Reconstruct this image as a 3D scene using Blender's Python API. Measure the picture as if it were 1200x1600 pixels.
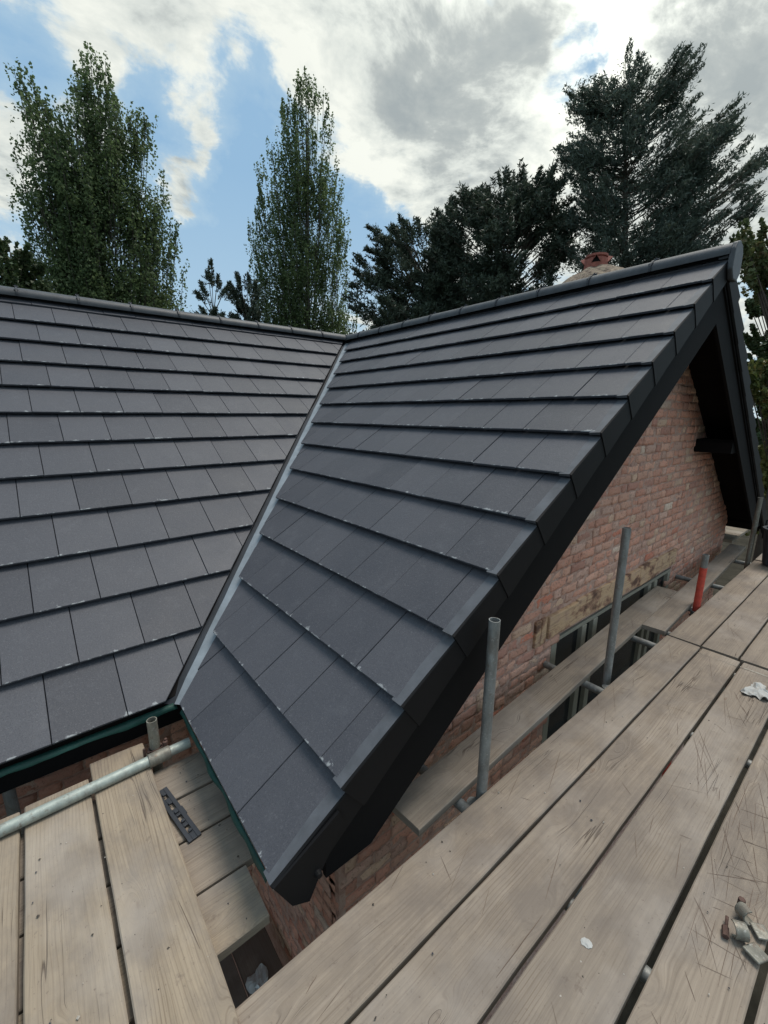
import bpy, bmesh, math, random
import numpy as np
from mathutils import Vector, Matrix, noise
for o in list(bpy.data.objects): bpy.data.objects.remove(o)
scene = bpy.context.scene
COL = scene.collection
RAD = math.radians
rnd = random.Random(7)

# ------------------------------------------------------------------ camera
F_PX = 665.9
CAM = Vector((-4.002, -5.807, -1.1305))
R_ = Vector((0.77480821, -0.63217324, 0.00540729))
U_ = Vector((0.13780369, 0.17723099, 0.97447387))
FW = Vector((0.61699464, 0.7542852, -0.22443583))
cd = bpy.data.cameras.new('camera'); cam = bpy.data.objects.new('camera', cd); COL.objects.link(cam)
m = Matrix.Identity(4)
for i in range(3):
    m[i][0] = R_[i]; m[i][1] = U_[i]; m[i][2] = -FW[i]; m[i][3] = CAM[i]
cam.matrix_world = m
cd.sensor_fit = 'VERTICAL'; cd.sensor_height = 24.0; cd.sensor_width = 18.0
cd.lens = F_PX / 1600 * 24.0
cd.clip_start = 0.02; cd.clip_end = 3000
scene.camera = cam
scene.render.resolution_x = 768; scene.render.resolution_y = 1024
def ray(px, py):
    return R_ * ((px-600)/F_PX) - U_ * ((py-800)/F_PX) + FW

# ------------------------------------------------------------------ node helper
class NT:
    def __init__(s, tree): s.t = tree; s.n = tree.nodes; s.l = tree.links
    def node(s, typ, ins=None, **kw):
        n = s.n.new(typ)
        for k, v in kw.items(): setattr(n, k, v)
        for k, v in (ins or {}).items(): s.put(n, k, v)
        return n
    def put(s, n, k, v):
        sock = n.inputs[k]
        if isinstance(v, bpy.types.NodeSocket): s.l.new(v, sock)
        elif isinstance(v, bpy.types.Node): s.l.new(v.outputs[0], sock)
        else: sock.default_value = v
    def math(s, op, a, b=0.0, clamp=False):
        n = s.node('ShaderNodeMath', {0: a, 1: b}, operation=op); n.use_clamp = clamp; return n.outputs[0]
    def vmath(s, op, a, b=(0, 0, 0)):
        return s.node('ShaderNodeVectorMath', {0: a, 1: b}, operation=op)
    def noise(s, vec, scale, detail=4, rough=.55, dist=0.0):
        n = s.node('ShaderNodeTexNoise', {'Vector': vec, 'Scale': scale, 'Detail': detail, 'Roughness': rough, 'Distortion': dist}); return n.outputs[0]
    def remap(s, v, a, b, c=0.0, d=1.0, smooth=False):
        n = s.node('ShaderNodeMapRange', {'Value': v, 'From Min': a, 'From Max': b, 'To Min': c, 'To Max': d})
        if smooth: n.interpolation_type = 'SMOOTHSTEP'
        return n.outputs[0]
    def mix(s, f, a, b, mode='MIX'):
        n = s.n.new('ShaderNodeMix'); n.data_type = 'RGBA'; n.blend_type = mode
        for k, v in ((0, f), (6, a), (7, b)):
            if isinstance(v, bpy.types.NodeSocket): s.l.new(v, n.inputs[k])
            else: n.inputs[k].default_value = v if k == 0 else (tuple(v)+(1,))[:4]
        return n.outputs[2]
    def map(s, vec, scale=(1, 1, 1), loc=(0, 0, 0), rot=(0, 0, 0)):
        return s.node('ShaderNodeMapping', {'Vector': vec, 'Scale': scale, 'Location': loc, 'Rotation': rot}).outputs[0]
    def ramp(s, f, stops):
        n = s.node('ShaderNodeValToRGB', {'Fac': f}); cr = n.color_ramp
        while len(cr.elements) < len(stops): cr.elements.new(.5)
        for e, (p, c) in zip(cr.elements, stops): e.position = p; e.color = tuple(c)+(1,)
        return n.outputs[0]

# ------------------------------------------------------------------ world and sun
SUN_DIR = Vector((0.36, -0.02, 0.93)).normalized()
w = bpy.data.worlds.new('World'); scene.world = w; w.use_nodes = True
N = NT(w.node_tree); N.n.clear()
sky = N.node('ShaderNodeTexSky', sky_type='NISHITA'); sky.sun_disc = False
sky.sun_elevation = math.asin(SUN_DIR.z); sky.sun_rotation = math.atan2(SUN_DIR.x, SUN_DIR.y)
sky.dust_density = 1.0; sky.ozone_density = 1.6; sky.altitude = 50
tc = N.node('ShaderNodeTexCoord'); D = tc.outputs['Generated']
sep = N.node('ShaderNodeSeparateXYZ', {0: D})
zz = N.math('ADD', N.math('MAXIMUM', sep.outputs[2], 0.0), 0.22)
plane = N.node('ShaderNodeCombineXYZ', {0: N.math('DIVIDE', sep.outputs[0], zz), 1: N.math('DIVIDE', sep.outputs[1], zz), 2: 0.0}).outputs[0]
jit = N.vmath('MULTIPLY', N.vmath('SUBTRACT', N.node('ShaderNodeTexNoise', {'Vector': D, 'Scale': 9.0, 'Detail': 5, 'Roughness': .6}).outputs['Color'], (.5, .5, .5)).outputs[0], (.16, .16, .16)).outputs[0]
DJ = N.vmath('ADD', D, jit).outputs[0]
def blob(px, py, r, amp):
    d = ray(px, py).normalized()
    dist = N.vmath('DISTANCE', DJ, tuple(d)).outputs['Value']
    return N.math('MULTIPLY', N.remap(dist, 0.0, r, 1.0, 0.0, True), amp)
def total(lst):
    a = lst[0]
    for b in lst[1:]: a = N.math('ADD', a, b)
    return a
warp = N.vmath('MULTIPLY_ADD', N.node('ShaderNodeTexNoise', {'Vector': plane, 'Scale': 1.6, 'Detail': 2}).outputs['Color'], (.40, .40, .40)).outputs[0]
w.node_tree.nodes[-1].inputs[2].default_value = (0, 0, 0)
wp = N.vmath('ADD', plane, warp).outputs[0]
n1 = N.noise(N.map(wp, (1.0, 1.25, 1), (3.1, 1.7, 0), (0, 0, RAD(20))), 2.6, 12, .64)
n2 = N.noise(N.map(wp, (1.3, 1.5, 1), (0, 0, 0), (0, 0, RAD(-58))), 5.0, 8, .62)
cov = total([n1, N.math('MULTIPLY', N.math('SUBTRACT', n2, .5), .5),
    blob(390, 230, .24, -.42), blob(300, 250, .20, -.34), blob(340, 420, .2, -.3), blob(470, 330, .22, -.20), blob(20, 130, .14, -.40), blob(60, 350, .2, -.12), blob(300, 400, .16, -.22), blob(590, 400, .17, -.42),
    blob(545, 140, .09, -.2), blob(885, 140, .11, -.30), blob(520, 5, .07, -.3), blob(780, 5, .08, -.34), blob(940, 70, .06, -.2), blob(255, 160, .09, -.16), blob(400, 150, .12, -.10),
    blob(300, 312, .10, .56), blob(335, 225, .09, .40), blob(255, 320, .06, .2), blob(5, 240, .12, .38), blob(190, 70, .36, .30), blob(330, 160, .12, .25), blob(480, 50, .34, .34),
    blob(720, 170, .36, .28), blob(1050, 60, .5, .30), blob(620, 280, .16, .12), blob(1150, 250, .4, .2), blob(460, 130, .09, .14)])
mask = N.remap(cov, .47, .66, 0, 1, True)
shade_n = N.math('ADD', N.noise(N.map(wp, (1, 1.15, 1), (7.3, 2.2, 0), (0, 0, RAD(30))), 4.4, 12, .64), N.math('MULTIPLY', N.math('SUBTRACT', N.noise(N.map(wp, (1, 1.25, 1), (2.3, 5.2, 0), (0, 0, RAD(30))), 11.0, 8, .6), .5), .75))
shade = total([shade_n, N.math('MULTIPLY', N.math('SUBTRACT', n1, .5), .25),
    blob(715, 165, .20, .26), blob(640, 190, .12, .10), blob(830, 65, .10, .22), blob(1150, 170, .26, .20), blob(1180, 60, .20, .22), blob(1060, 20, .12, .14), blob(880, 10, .1, .12), blob(640, 90, .12, .18), blob(780, 250, .16, .10), blob(300, 30, .3, .06),
    blob(980, 60, .22, -.16), blob(560, 240, .10, -.20), blob(900, 220, .12, -.18), blob(600, 300, .1, -.12), blob(320, 130, .12, -.12)])
cloudcol = N.ramp(N.remap(shade, .34, .98, 0, 1), [(0, (7.4, 7.6, 7.0)), (.36, (5.7, 6.05, 5.75)), (.62, (3.9, 4.25, 4.2)), (1, (3.1, 3.5, 3.6))])
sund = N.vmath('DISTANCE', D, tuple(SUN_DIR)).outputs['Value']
glow = total([blob(960, 20, .6, 1.1), blob(920, 50, .2, 1.2), N.math('MULTIPLY', N.remap(sund, .25, .85, 1, 0, True), 14.0)])  # last term: unseen brightening round the sun, added for diffuse light
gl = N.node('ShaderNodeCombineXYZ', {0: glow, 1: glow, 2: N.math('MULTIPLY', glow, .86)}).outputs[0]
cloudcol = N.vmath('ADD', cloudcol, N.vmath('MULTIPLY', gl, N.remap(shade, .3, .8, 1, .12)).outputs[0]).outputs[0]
blue = N.mix(.85, sky.outputs[0], (2.6, 4.3, 6.0))
thin = N.remap(cov, .25, .55, 0, .35)
blue = N.mix(thin, blue, (4.8, 6.0, 6.6))
hz = N.remap(sep.outputs[2], 0.0, .42, .75, 0.0)
blue = N.mix(hz, blue, (4.4, 5.7, 6.5))
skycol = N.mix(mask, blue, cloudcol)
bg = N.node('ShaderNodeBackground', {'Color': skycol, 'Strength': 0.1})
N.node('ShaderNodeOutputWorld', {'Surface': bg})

sd = bpy.data.lights.new('sun', 'SUN'); so = bpy.data.objects.new('sun', sd); COL.objects.link(so)
sd.energy = 2.3; sd.angle = RAD(26); sd.color = (1.0, .93, .84)
so.rotation_euler = SUN_DIR.to_track_quat('Z', 'Y').to_euler()
vs = scene.view_settings; vs.view_transform = 'Standard'; vs.look = 'None'; vs.exposure = 0.30; vs.gamma = 1.0

# ------------------------------------------------------------------ materials
def mat(name):
    mt = bpy.data.materials.new(name); mt.use_nodes = True
    T = NT(mt.node_tree); b = T.n['Principled BSDF']; return mt, T, b
def bump(T, b, h, dist=.005, strength=.6):
    T.put(b, 'Normal', T.node('ShaderNodeBump', {'Height': h, 'Distance': dist, 'Strength': strength}).outputs[0])
def simple(name, col, rough=.6, metal=0.0, nscale=8, var=.25, bd=.001, spec=.3):
    mt, T, b = mat(name); g = T.node('ShaderNodeTexCoord').outputs['Object']
    n = T.noise(g, nscale, 6, .6); k = T.remap(n, .25, .75, 1-var, 1+var)
    c = T.vmath('MULTIPLY', tuple(col), T.node('ShaderNodeCombineXYZ', {0: k, 1: k, 2: k}).outputs[0]).outputs[0]
    T.put(b, 'Base Color', c); b.inputs['Roughness'].default_value = rough; b.inputs['Metallic'].default_value = metal; b.inputs['Specular IOR Level'].default_value = spec
    bump(T, b, T.noise(g, nscale*8, 4), bd)
    return mt
def tile_mat():
    mt, T, b = mat('slate_tile')
    uv = T.node('ShaderNodeUVMap', uv_map='UVMap').outputs[0]
    g = T.node('ShaderNodeTexCoord').outputs['Object']
    rc = T.node('ShaderNodeAttribute', attribute_name='tint').outputs['Fac']
    dust = T.noise(T.map(g, (1, 1, 1), (8, 3, 2)), 9, 7, .72)
    base = T.mix(rc, (.043, .045, .055), (.066, .068, .080))
    big = T.noise(g, 3.5, 5, .6); base = T.mix(T.remap(big, .35, .7, 0, .4), base, (.076, .078, .090))
    fine = T.noise(g, 420, 3, .8); base = T.mix(T.remap(fine, .64, .74, 0, .5), base, (.28, .29, .31))
    f2 = T.noise(g, 130, 4, .8); base = T.mix(T.remap(f2, .55, .68, 0, .5), base, (.15, .152, .165))
    fd = T.noise(g, 200, 3, .75); base = T.mix(T.remap(fd, .44, .32, 0, .65), base, (.022, .023, .028))
    sv = T.node('ShaderNodeSeparateXYZ', {0: uv}); v = sv.outputs[1]
    base = T.mix(T.remap(dust, .54, .70, 0, .14), base, (.15, .155, .17))
    # chalky scuffs rubbed along the lower edge of a course, and stray scratches
    edge = T.remap(v, .88, 1.0, 0, 1)
    sc = T.noise(T.map(g, (1, 1, 1), (4.2, 0, 1)), 17, 5, .7)
    e2 = T.remap(T.math('ADD', T.math('MULTIPLY', edge, .27), sc), .785, .85, 0, .6, True)
    e2 = T.math('MULTIPLY', e2, T.remap(v, .83, .9, 0, 1))
    base = T.mix(e2, base, (.36, .38, .39))
    stk = T.noise(T.map(g, (30, 4, 30), (0, 0, 0), (.4, .3, .6)), 2.0, 5, .8)
    base = T.mix(T.remap(stk, .70, .78, 0, .22), base, (.3, .3, .32))
    T.put(b, 'Base Color', base)
    T.put(b, 'Roughness', T.remap(big, .3, .7, .50, .64))
    b.inputs['Specular IOR Level'].default_value = .34
    h = T.math('ADD', T.math('MULTIPLY', T.noise(g, 55, 5, .7), 1.0), T.math('MULTIPLY', T.noise(g, 360, 2), .35))
    bump(T, b, h, .0022, .55)
    return mt
def wood_mat(name, c0, c1, c2, dark=(.07, .05, .04)):
    mt, T, b = mat(name)
    uv = T.node('ShaderNodeUVMap', uv_map='UVMap').outputs[0]
    rv = T.node('ShaderNodeObjectInfo').outputs['Random']
    off = T.node('ShaderNodeCombineXYZ', {0: T.math('MULTIPLY', rv, 37.0), 1: T.math('MULTIPLY', rv, 11.0), 2: T.math('MULTIPLY', rv, 5.0)}).outputs[0]
    p = T.vmath('ADD', uv, off).outputs[0]
    # knots
    vor = T.node('ShaderNodeTexVoronoi', {'Vector': T.map(p, (1.0, 3.2, 1)), 'Scale': 2.1, 'Randomness': 1.0}); kd = vor.outputs['Distance']
    knot = T.remap(kd, .015, .30, 1, 0, True)
    wn = T.noise(T.map(p, (1.1, 5, 1)), 1.6, 3, .5)
    sx = T.node('ShaderNodeSeparateXYZ', {0: p})
    y2 = T.math('ADD', T.math('ADD', T.math('MULTIPLY', sx.outputs[1], 1.0), T.math('MULTIPLY', wn, .035)), T.math('MULTIPLY', knot, .05))
    q = T.node('ShaderNodeCombineXYZ', {0: T.math('MULTIPLY', sx.outputs[0], .55), 1: T.math('MULTIPLY', y2, 42.0), 2: 0.0}).outputs[0]
    grain = T.noise(q, 1.35, 5, .62)
    q2 = T.node('ShaderNodeCombineXYZ', {0: T.math('MULTIPLY', sx.outputs[0], 3.5), 1: T.math('MULTIPLY', y2, 170.0), 2: 0.0}).outputs[0]
    fine = T.noise(q2, 1.2, 3, .6)
    col = T.mix(T.remap(grain, .3, .7, 0, 1), c0, c1)
    col = T.mix(T.remap(rv, 0, 1, 0, .65), col, c2)
    col = T.mix(T.remap(fine, .50, .28, 0, .26), col, dark)
    lowf = T.noise(T.map(p, (.7, 3.0, 1), (4, 2, 0)), 1.3, 2, .5)
    ph = T.math('ADD', T.math('MULTIPLY', y2, 520.0), T.math('MULTIPLY', lowf, 46.0))
    ln_ = T.remap(T.math('SINE', ph), .55, 1.0, 0, 1, True)
    lm_ = T.math('MULTIPLY', ln_, T.remap(T.noise(T.map(p, (1.2, 6, 1), (1, 1, 0)), 1.4, 3, .6), .42, .62, .06, .42))
    col = T.mix(lm_, col, (.115, .08, .055))
    # knot body and ring
    kv = T.node('ShaderNodeTexVoronoi', {'Vector': T.map(p, (1.0, 3.2, 1)), 'Scale': 2.1}); 
    ring = T.math('SINE', T.math('MULTIPLY', kd, 210.0)); 
    col = T.mix(T.math('MULTIPLY', T.remap(kd, .062, .03, 0, 1), T.remap(ring, -1, 1, .25, .7)), col, (.14, .085, .055))
    # splits along the grain
    q3 = T.node('ShaderNodeCombineXYZ', {0: T.math('MULTIPLY', sx.outputs[0], .9), 1: T.math('MULTIPLY', y2, 26.0), 2: 3.0}).outputs[0]
    cr = T.noise(q3, 1.0, 2, .5)
    ridge = T.math('ABSOLUTE', T.math('SUBTRACT', cr, .5))
    brk = T.remap(T.noise(T.map(p, (1.4, 4, 1), (9, 3, 0)), 1.5, 2), .56, .64, 0, 1)
    crack = T.math('MULTIPLY', T.remap(ridge, .010, .003, 0, 1), brk)
    col = T.mix(T.math('MULTIPLY', crack, .75), col, dark)
    # dirt, footmarks, grey weathering
    st = T.noise(T.map(p, (1, 1.6, 1)), 3.1, 7, .66)
    col = T.mix(T.remap(st, .44, .62, 0, .65), col, (.155, .130, .112))
    st3 = T.noise(T.map(p, (1, 1.2, 1), (3, 8, 0)), 1.7, 5, .6)
    col = T.mix(T.remap(st3, .5, .68, 0, .4), col, (.39, .35, .31))
    st2 = T.noise(p, 17, 6, .75)
    col = T.mix(T.remap(st2, .62, .72, 0, .55), col, (.12, .09, .075))
    sp = T.noise(p, 90, 3, .7)
    col = T.mix(T.remap(sp, .64, .74, 0, .5), col, (.09, .06, .05))
    T.put(b, 'Base Color', col); b.inputs['Roughness'].default_value = .82
    b.inputs['Specular IOR Level'].default_value = .25
    h = T.math('SUBTRACT', T.math('ADD', T.math('MULTIPLY', grain, .5), T.math('MULTIPLY', fine, .35)), T.math('MULTIPLY', crack, 1.2))
    bump(T, b, h, .003, .7)
    return mt
def brick_mat():
    mt, T, b = mat('old_brick')
    g = T.node('ShaderNodeTexCoord').outputs['Object']
    c = T.node('ShaderNodeAttribute', attribute_name='bcol').outputs['Color']
    n = T.noise(g, 28, 7, .7); c = T.mix(T.remap(n, .45, .7, 0, .55), c, (.50, .34, .26))
    n4 = T.noise(g, 5, 5, .65); c = T.mix(T.remap(n4, .48, .72, 0, .45), c, (.42, .21, .15))
    n2 = T.noise(T.map(g, (1, 1, 1), (5, 2, 1)), 44, 5, .75); c = T.mix(T.remap(n2, .56, .63, 0, .8), c, (.13, .06, .045))
    c = T.mix(.24, c, (.72, .43, .335))
    n3 = T.noise(T.map(g, (1, 1, 1), (1, 9, 4)), 9, 6, .7); c = T.mix(T.remap(n3, .56, .70, 0, .4), c, (.47, .38, .32))
    T.put(b, 'Base Color', c); b.inputs['Roughness'].default_value = .9; b.inputs['Specular IOR Level'].default_value = .15
    bump(T, b, T.math('ADD', n, T.math('MULTIPLY', n2, -.7)), .012, .9)
    return mt
def mortar_mat():
    mt, T, b = mat('mortar'); g = T.node('ShaderNodeTexCoord').outputs['Object']
    n = T.noise(g, 16, 7, .7)
    c = T.ramp(n, [(.3, (.20, .11, .085)), (.42, (.46, .27, .21)), (.7, (.58, .42, .34))])
    T.put(b, 'Base Color', c); b.inputs['Roughness'].default_value = .95; bump(T, b, T.noise(g, 60, 6, .7), .012, 1.0); return mt
def galv_mat(name, c0, c1, rust=.0):
    mt, T, b = mat(name); g = T.node('ShaderNodeTexCoord').outputs['Object']
    n = T.noise(T.map(g, (1, 1, .35)), 22, 7, .7)
    c = T.mix(T.remap(n, .35, .65, 0, 1), c0, c1)
    n2 = T.noise(g, 60, 5, .75); c = T.mix(T.remap(n2, .57, .66, 0, .6), c, (.46, .45, .42))
    n5 = T.noise(T.map(g, (1, 1, .5), (2, 7, 1)), 12, 5, .7); c = T.mix(T.remap(n5, .54, .66, 0, .5), c, (.15, .12, .10))
    n3 = T.noise(T.map(g, (1, 1, 1), (4, 4, 2)), 34, 5, .7); c = T.mix(T.remap(n3, .60-rust, .72-rust, 0, .7), c, (.16, .11, .08))
    T.put(b, 'Base Color', c); T.put(b, 'Roughness', T.remap(n, .3, .7, .42, .7)); b.inputs['Metallic'].default_value = .35
    bump(T, b, n2, .001, .5); return mt
def foliage_mat(name, c0, c1, c2, trans=.25):
    mt, T, b = mat(name); g = T.node('ShaderNodeTexCoord').outputs['Object']
    n = T.noise(g, .9, 4, .6); n2 = T.noise(g, 9.0, 2, .6)
    c = T.mix(T.remap(n, .38, .62, 0, 1), c0, c1); c = T.mix(T.remap(n2, .52, .68, 0, .8), c, c2)
    T.put(b, 'Base Color', c); b.inputs['Roughness'].default_value = .55; b.inputs['Specular IOR Level'].default_value = .35
    tr = T.node('ShaderNodeBsdfTranslucent', {'Color': c}); ms = T.node('ShaderNodeMixShader', {0: trans, 1: b.outputs[0], 2: tr.outputs[0]})
    T.put(T.n['Material Output'], 'Surface', ms.outputs[0]); return mt
M = {}
M['tile'] = tile_mat()
M['ridge'] = simple('ridge_grey', (.060, .064, .070), .5, 0, 12, .3, .0015)
M['verge'] = simple('verge_plastic', (.0068, .0066, .0074), .65, 0, 5, .15, .0004, .18)
M['vergetop'] = simple('verge_flange', (.082, .088, .100), .6, 0, 9, .3, .0008)
M['black'] = simple('black_paint', (.0065, .006, .0062), .8, 0, 6, .15, .0005, .12)
M['soffit'] = simple('soffit_black', (.0065, .0055, .0055), .8, 0, 6, .2, .0005, .08)
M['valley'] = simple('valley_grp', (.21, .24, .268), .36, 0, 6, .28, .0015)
M['valleyshade'] = simple('valley_shade', (.03, .036, .045), .6)  # shadow beside the cut tiles, put into the trough's colour
M['felt'] = simple('green_felt', (.012, .052, .043), .55, 0, 10, .4, .003)
M['brick'] = brick_mat(); M['mortar'] = mortar_mat()
M['wood'] = wood_mat('scaffold_wood', (.315, .262, .208), (.205, .166, .130), (.215, .182, .150))
M['woodyellow'] = wood_mat('scaffold_wood_fresh', (.36, .292, .212), (.255, .20, .14), (.27, .225, .175))
M['groove'] = simple('groove_dark', (.125, .09, .07), .9)
M['band'] = galv_mat('board_band', (.30, .28, .24), (.20, .17, .14), .06)
M['galv'] = galv_mat('galvanised', (.17, .175, .17), (.30, .31, .30), .02)
M['galvlight'] = galv_mat('galvanised_pale', (.40, .44, .40), (.27, .31, .285), .03)
M['galvrust'] = galv_mat('galvanised_stained', (.25, .24, .20), (.14, .135, .115), .07)
M['red'] = simple('red_paint', (.52, .075, .05), .5, 0, 30, .3)
M['rust'] = simple('rusty', (.085, .05, .04), .8, 0, 40, .5)
M['white'] = simple('upvc', (.27, .25, .20), .6, 0, 12, .12)
M['sack'] = simple('sack', (.5, .53, .53), .6)
M['paper'] = simple('tissue', (.40, .40, .385), .8, 0, 30, .08)
M['plastic'] = simple('dark_plastic', (.035, .038, .045), .5)
M['glass'] = simple('window_glass', (.02, .022, .025), .08)
M['lintel'] = None
M['terra'] = simple('terracotta', (.29, .10, .075), .75, 0, 22, .35, .002)
M['bark'] = simple('bark', (.085, .07, .055), .9, 0, 6, .3, .01)
M['barkpale'] = simple('bark_pale', (.09, .08, .065), .9, 0, 6, .3, .01)
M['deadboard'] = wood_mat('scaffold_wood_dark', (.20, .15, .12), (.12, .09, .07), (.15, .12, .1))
def lintel_mat():
    mt, T, b = mat('stained_timber'); g = T.node('ShaderNodeTexCoord').outputs['Object']
    a = T.noise(T.map(g, (1, 1, 1.6)), 5, 5, .65); s = T.noise(T.map(g, (1, 1, 14)), 6, 5, .6)
    c = T.ramp(a, [(.38, (.12, .06, .04)), (.45, (.34, .19, .12)), (.52, (.55, .37, .22)), (.62, (.50, .33, .22)), (.72, (.30, .17, .11))])
    c = T.mix(T.remap(s, .5, .7, 0, .6), c, (.16, .09, .05)); T.put(b, 'Base Color', c); b.inputs['Roughness'].default_value = .85
    bump(T, b, s, .006, .8); return mt
M['lintel'] = lintel_mat()
def flaunch_mat():
    mt, T, b = mat('mossy_mortar'); g = T.node('ShaderNodeTexCoord').outputs['Object']
    a = T.noise(g, 17, 7, .7)
    c = T.ramp(a, [(.36, (.10, .07, .05)), (.48, (.20, .15, .11)), (.62, (.29, .235, .17)), (.72, (.16, .15, .09))]); T.put(b, 'Base Color', c)
    b.inputs['Roughness'].default_value = .95; bump(T, b, a, .03, 1); return mt
M['flaunch'] = flaunch_mat()

# ------------------------------------------------------------------ object helpers
def mesh_obj(name, verts, faces, mats, parent=None, fm=None, uvs=None, smooth=False):
    me = bpy.data.meshes.new(name); me.from_pydata([tuple(v) for v in verts], [], faces)
    if not isinstance(mats, (list, tuple)): mats = [mats]
    for x in mats: me.materials.append(x)
    if fm: me.polygons.foreach_set('material_index', fm)
    if uvs is not None:
        ul = me.uv_layers.new(name='UVMap'); ul.data.foreach_set('uv', [c for uv in uvs for c in uv])
    if smooth: me.polygons.foreach_set('use_smooth', [True]*len(faces))
    me.update()
    o = bpy.data.objects.new(name, me); COL.objects.link(o)
    if parent: 
        o.parent = parent; o.matrix_parent_inverse = Matrix.Translation(-parent.location) if parent.type == 'EMPTY' else parent.matrix_parent_inverse.copy() @ Matrix.Identity(4)
        if parent.type != 'EMPTY': o.matrix_parent_inverse = Matrix.Identity(4)
    return o
def empty(name, loc, label, cat, group=None):
    o = bpy.data.objects.new(name, None); COL.objects.link(o); o.location = loc; o.empty_display_size = .2
    return tag(o, label, cat, group)
def tag(o, label, cat, group=None, kind=None):
    if label: o['label'] = label
    if cat: o['category'] = cat
    if group: o['group'] = group
    if kind: o['kind'] = kind
    return o
class MB:
    def __init__(s): s.v = []; s.f = []; s.m = []; s.uv = []
    def add(s, vs, fs, mi=0, uvs=None):
        b = len(s.v); s.v += [Vector(v) for v in vs]
        for k, f in enumerate(fs):
            s.f.append([b+i for i in f]); s.m.append(mi)
            s.uv += (uvs[k] if uvs else [(0.5, 0.5)]*len(f))
    def box(s, lo, hi, mi=0, M_=None):
        x0, y0, z0 = lo; x1, y1, z1 = hi
        v = [Vector(q) for q in ((x0,y0,z0),(x1,y0,z0),(x1,y1,z0),(x0,y1,z0),(x0,y0,z1),(x1,y0,z1),(x1,y1,z1),(x0,y1,z1))]
        if M_: v = [M_ @ q for q in v]
        s.add(v, [(0,3,2,1),(4,5,6,7),(0,1,5,4),(1,2,6,5),(2,3,7,6),(3,0,4,7)], mi)
    def prism(s, poly, ax, a, b, mi=0):
        # polygon of 2-D points extruded along axis ax from a to b
        def P(q, t):
            r = list(q); r.insert(ax, t); return r
        n = len(poly); v = [P(q, a) for q in poly]+[P(q, b) for q in poly]
        fs = [tuple(range(n)), tuple(range(2*n-1, n-1, -1))]+[(i, i+n, (i+1) % n+n, (i+1) % n) for i in range(n)]
        s.add(v, fs, mi)
    def tube(s, a, b, r0, r1=None, seg=20, mi=0, wall=None, caps=True):
        a = Vector(a); b = Vector(b); r1 = r0 if r1 is None else r1
        d = (b-a).normalized(); x = d.orthogonal().normalized(); y = d.cross(x)
        ang = [2*math.pi*i/seg for i in range(seg)]
        v = [a+(x*math.cos(t)+y*math.sin(t))*r0 for t in ang]+[b+(x*math.cos(t)+y*math.sin(t))*r1 for t in ang]
        fs = [(i, (i+1) % seg, (i+1) % seg+seg, i+seg) for i in range(seg)]
        if wall:
            k = (r1-wall)/r1
            v += [b+(q-b)*k for q in v[seg:2*seg]]; v += [q-d*.12 for q in v[2*seg:3*seg]]
            fs += [(i+seg, (i+1) % seg+seg, (i+1) % seg+2*seg, i+2*seg) for i in range(seg)]
            fs += [(i+2*seg, (i+1) % seg+2*seg, (i+1) % seg+3*seg, i+3*seg) for i in range(seg)]
            fs += [tuple(range(3*seg, 4*seg)), tuple(range(seg-1, -1, -1))]
        elif caps: fs += [tuple(range(seg-1, -1, -1)), tuple(range(seg, 2*seg))]
        s.add(v, fs, mi)
    def build(s, name, mats, parent=None, smooth=False):
        o = mesh_obj(name, s.v, s.f, mats, parent, s.m, s.uv, smooth)
        return o
def autosmooth(o, ang=40):
    me = o.data; me.polygons.foreach_set('use_smooth', [True]*len(me.polygons))
    bm = bmesh.new(); bm.from_mesh(me)
    for e in bm.edges:
        if len(e.link_faces) != 2 or e.calc_face_angle(0) > RAD(ang): e.smooth = False
    bm.to_mesh(me); bm.free(); return o
def bevel(o, wdt=.003, seg=2):
    md = o.modifiers.new('bevel', 'BEVEL'); md.width = wdt; md.segments = seg; md.limit_method = 'ANGLE'; return o

# ------------------------------------------------------------------ setting
GZ = -7.6
def ground_mat():
    mt, T, b = mat('grass'); g = T.node('ShaderNodeTexCoord').outputs['Object']
    n = T.noise(g, .8, 8, .6); c = T.ramp(n, [(.3, (.03, .05, .018)), (.5, (.05, .085, .03)), (.7, (.09, .10, .05))]); T.put(b, 'Base Color', c)
    b.inputs['Roughness'].default_value = .9; bump(T, b, T.noise(g, 30, 6), .05, 1); return mt
gs = 1500
g = mesh_obj('ground', [(-gs,-gs,GZ),(gs,-gs,GZ),(gs,gs,GZ),(-gs,gs,GZ)], [(0,1,2,3)], ground_mat()); tag(g, None, None, None, 'structure')
pm = MB(); pm.box((-30, -40, GZ), (70, 60, GZ+.08))
pv = pm.build('patio', simple('paving', (.040, .036, .028), .95, 0, 2, .5, .02, .03)); tag(pv, None, None, None, 'structure')

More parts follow.
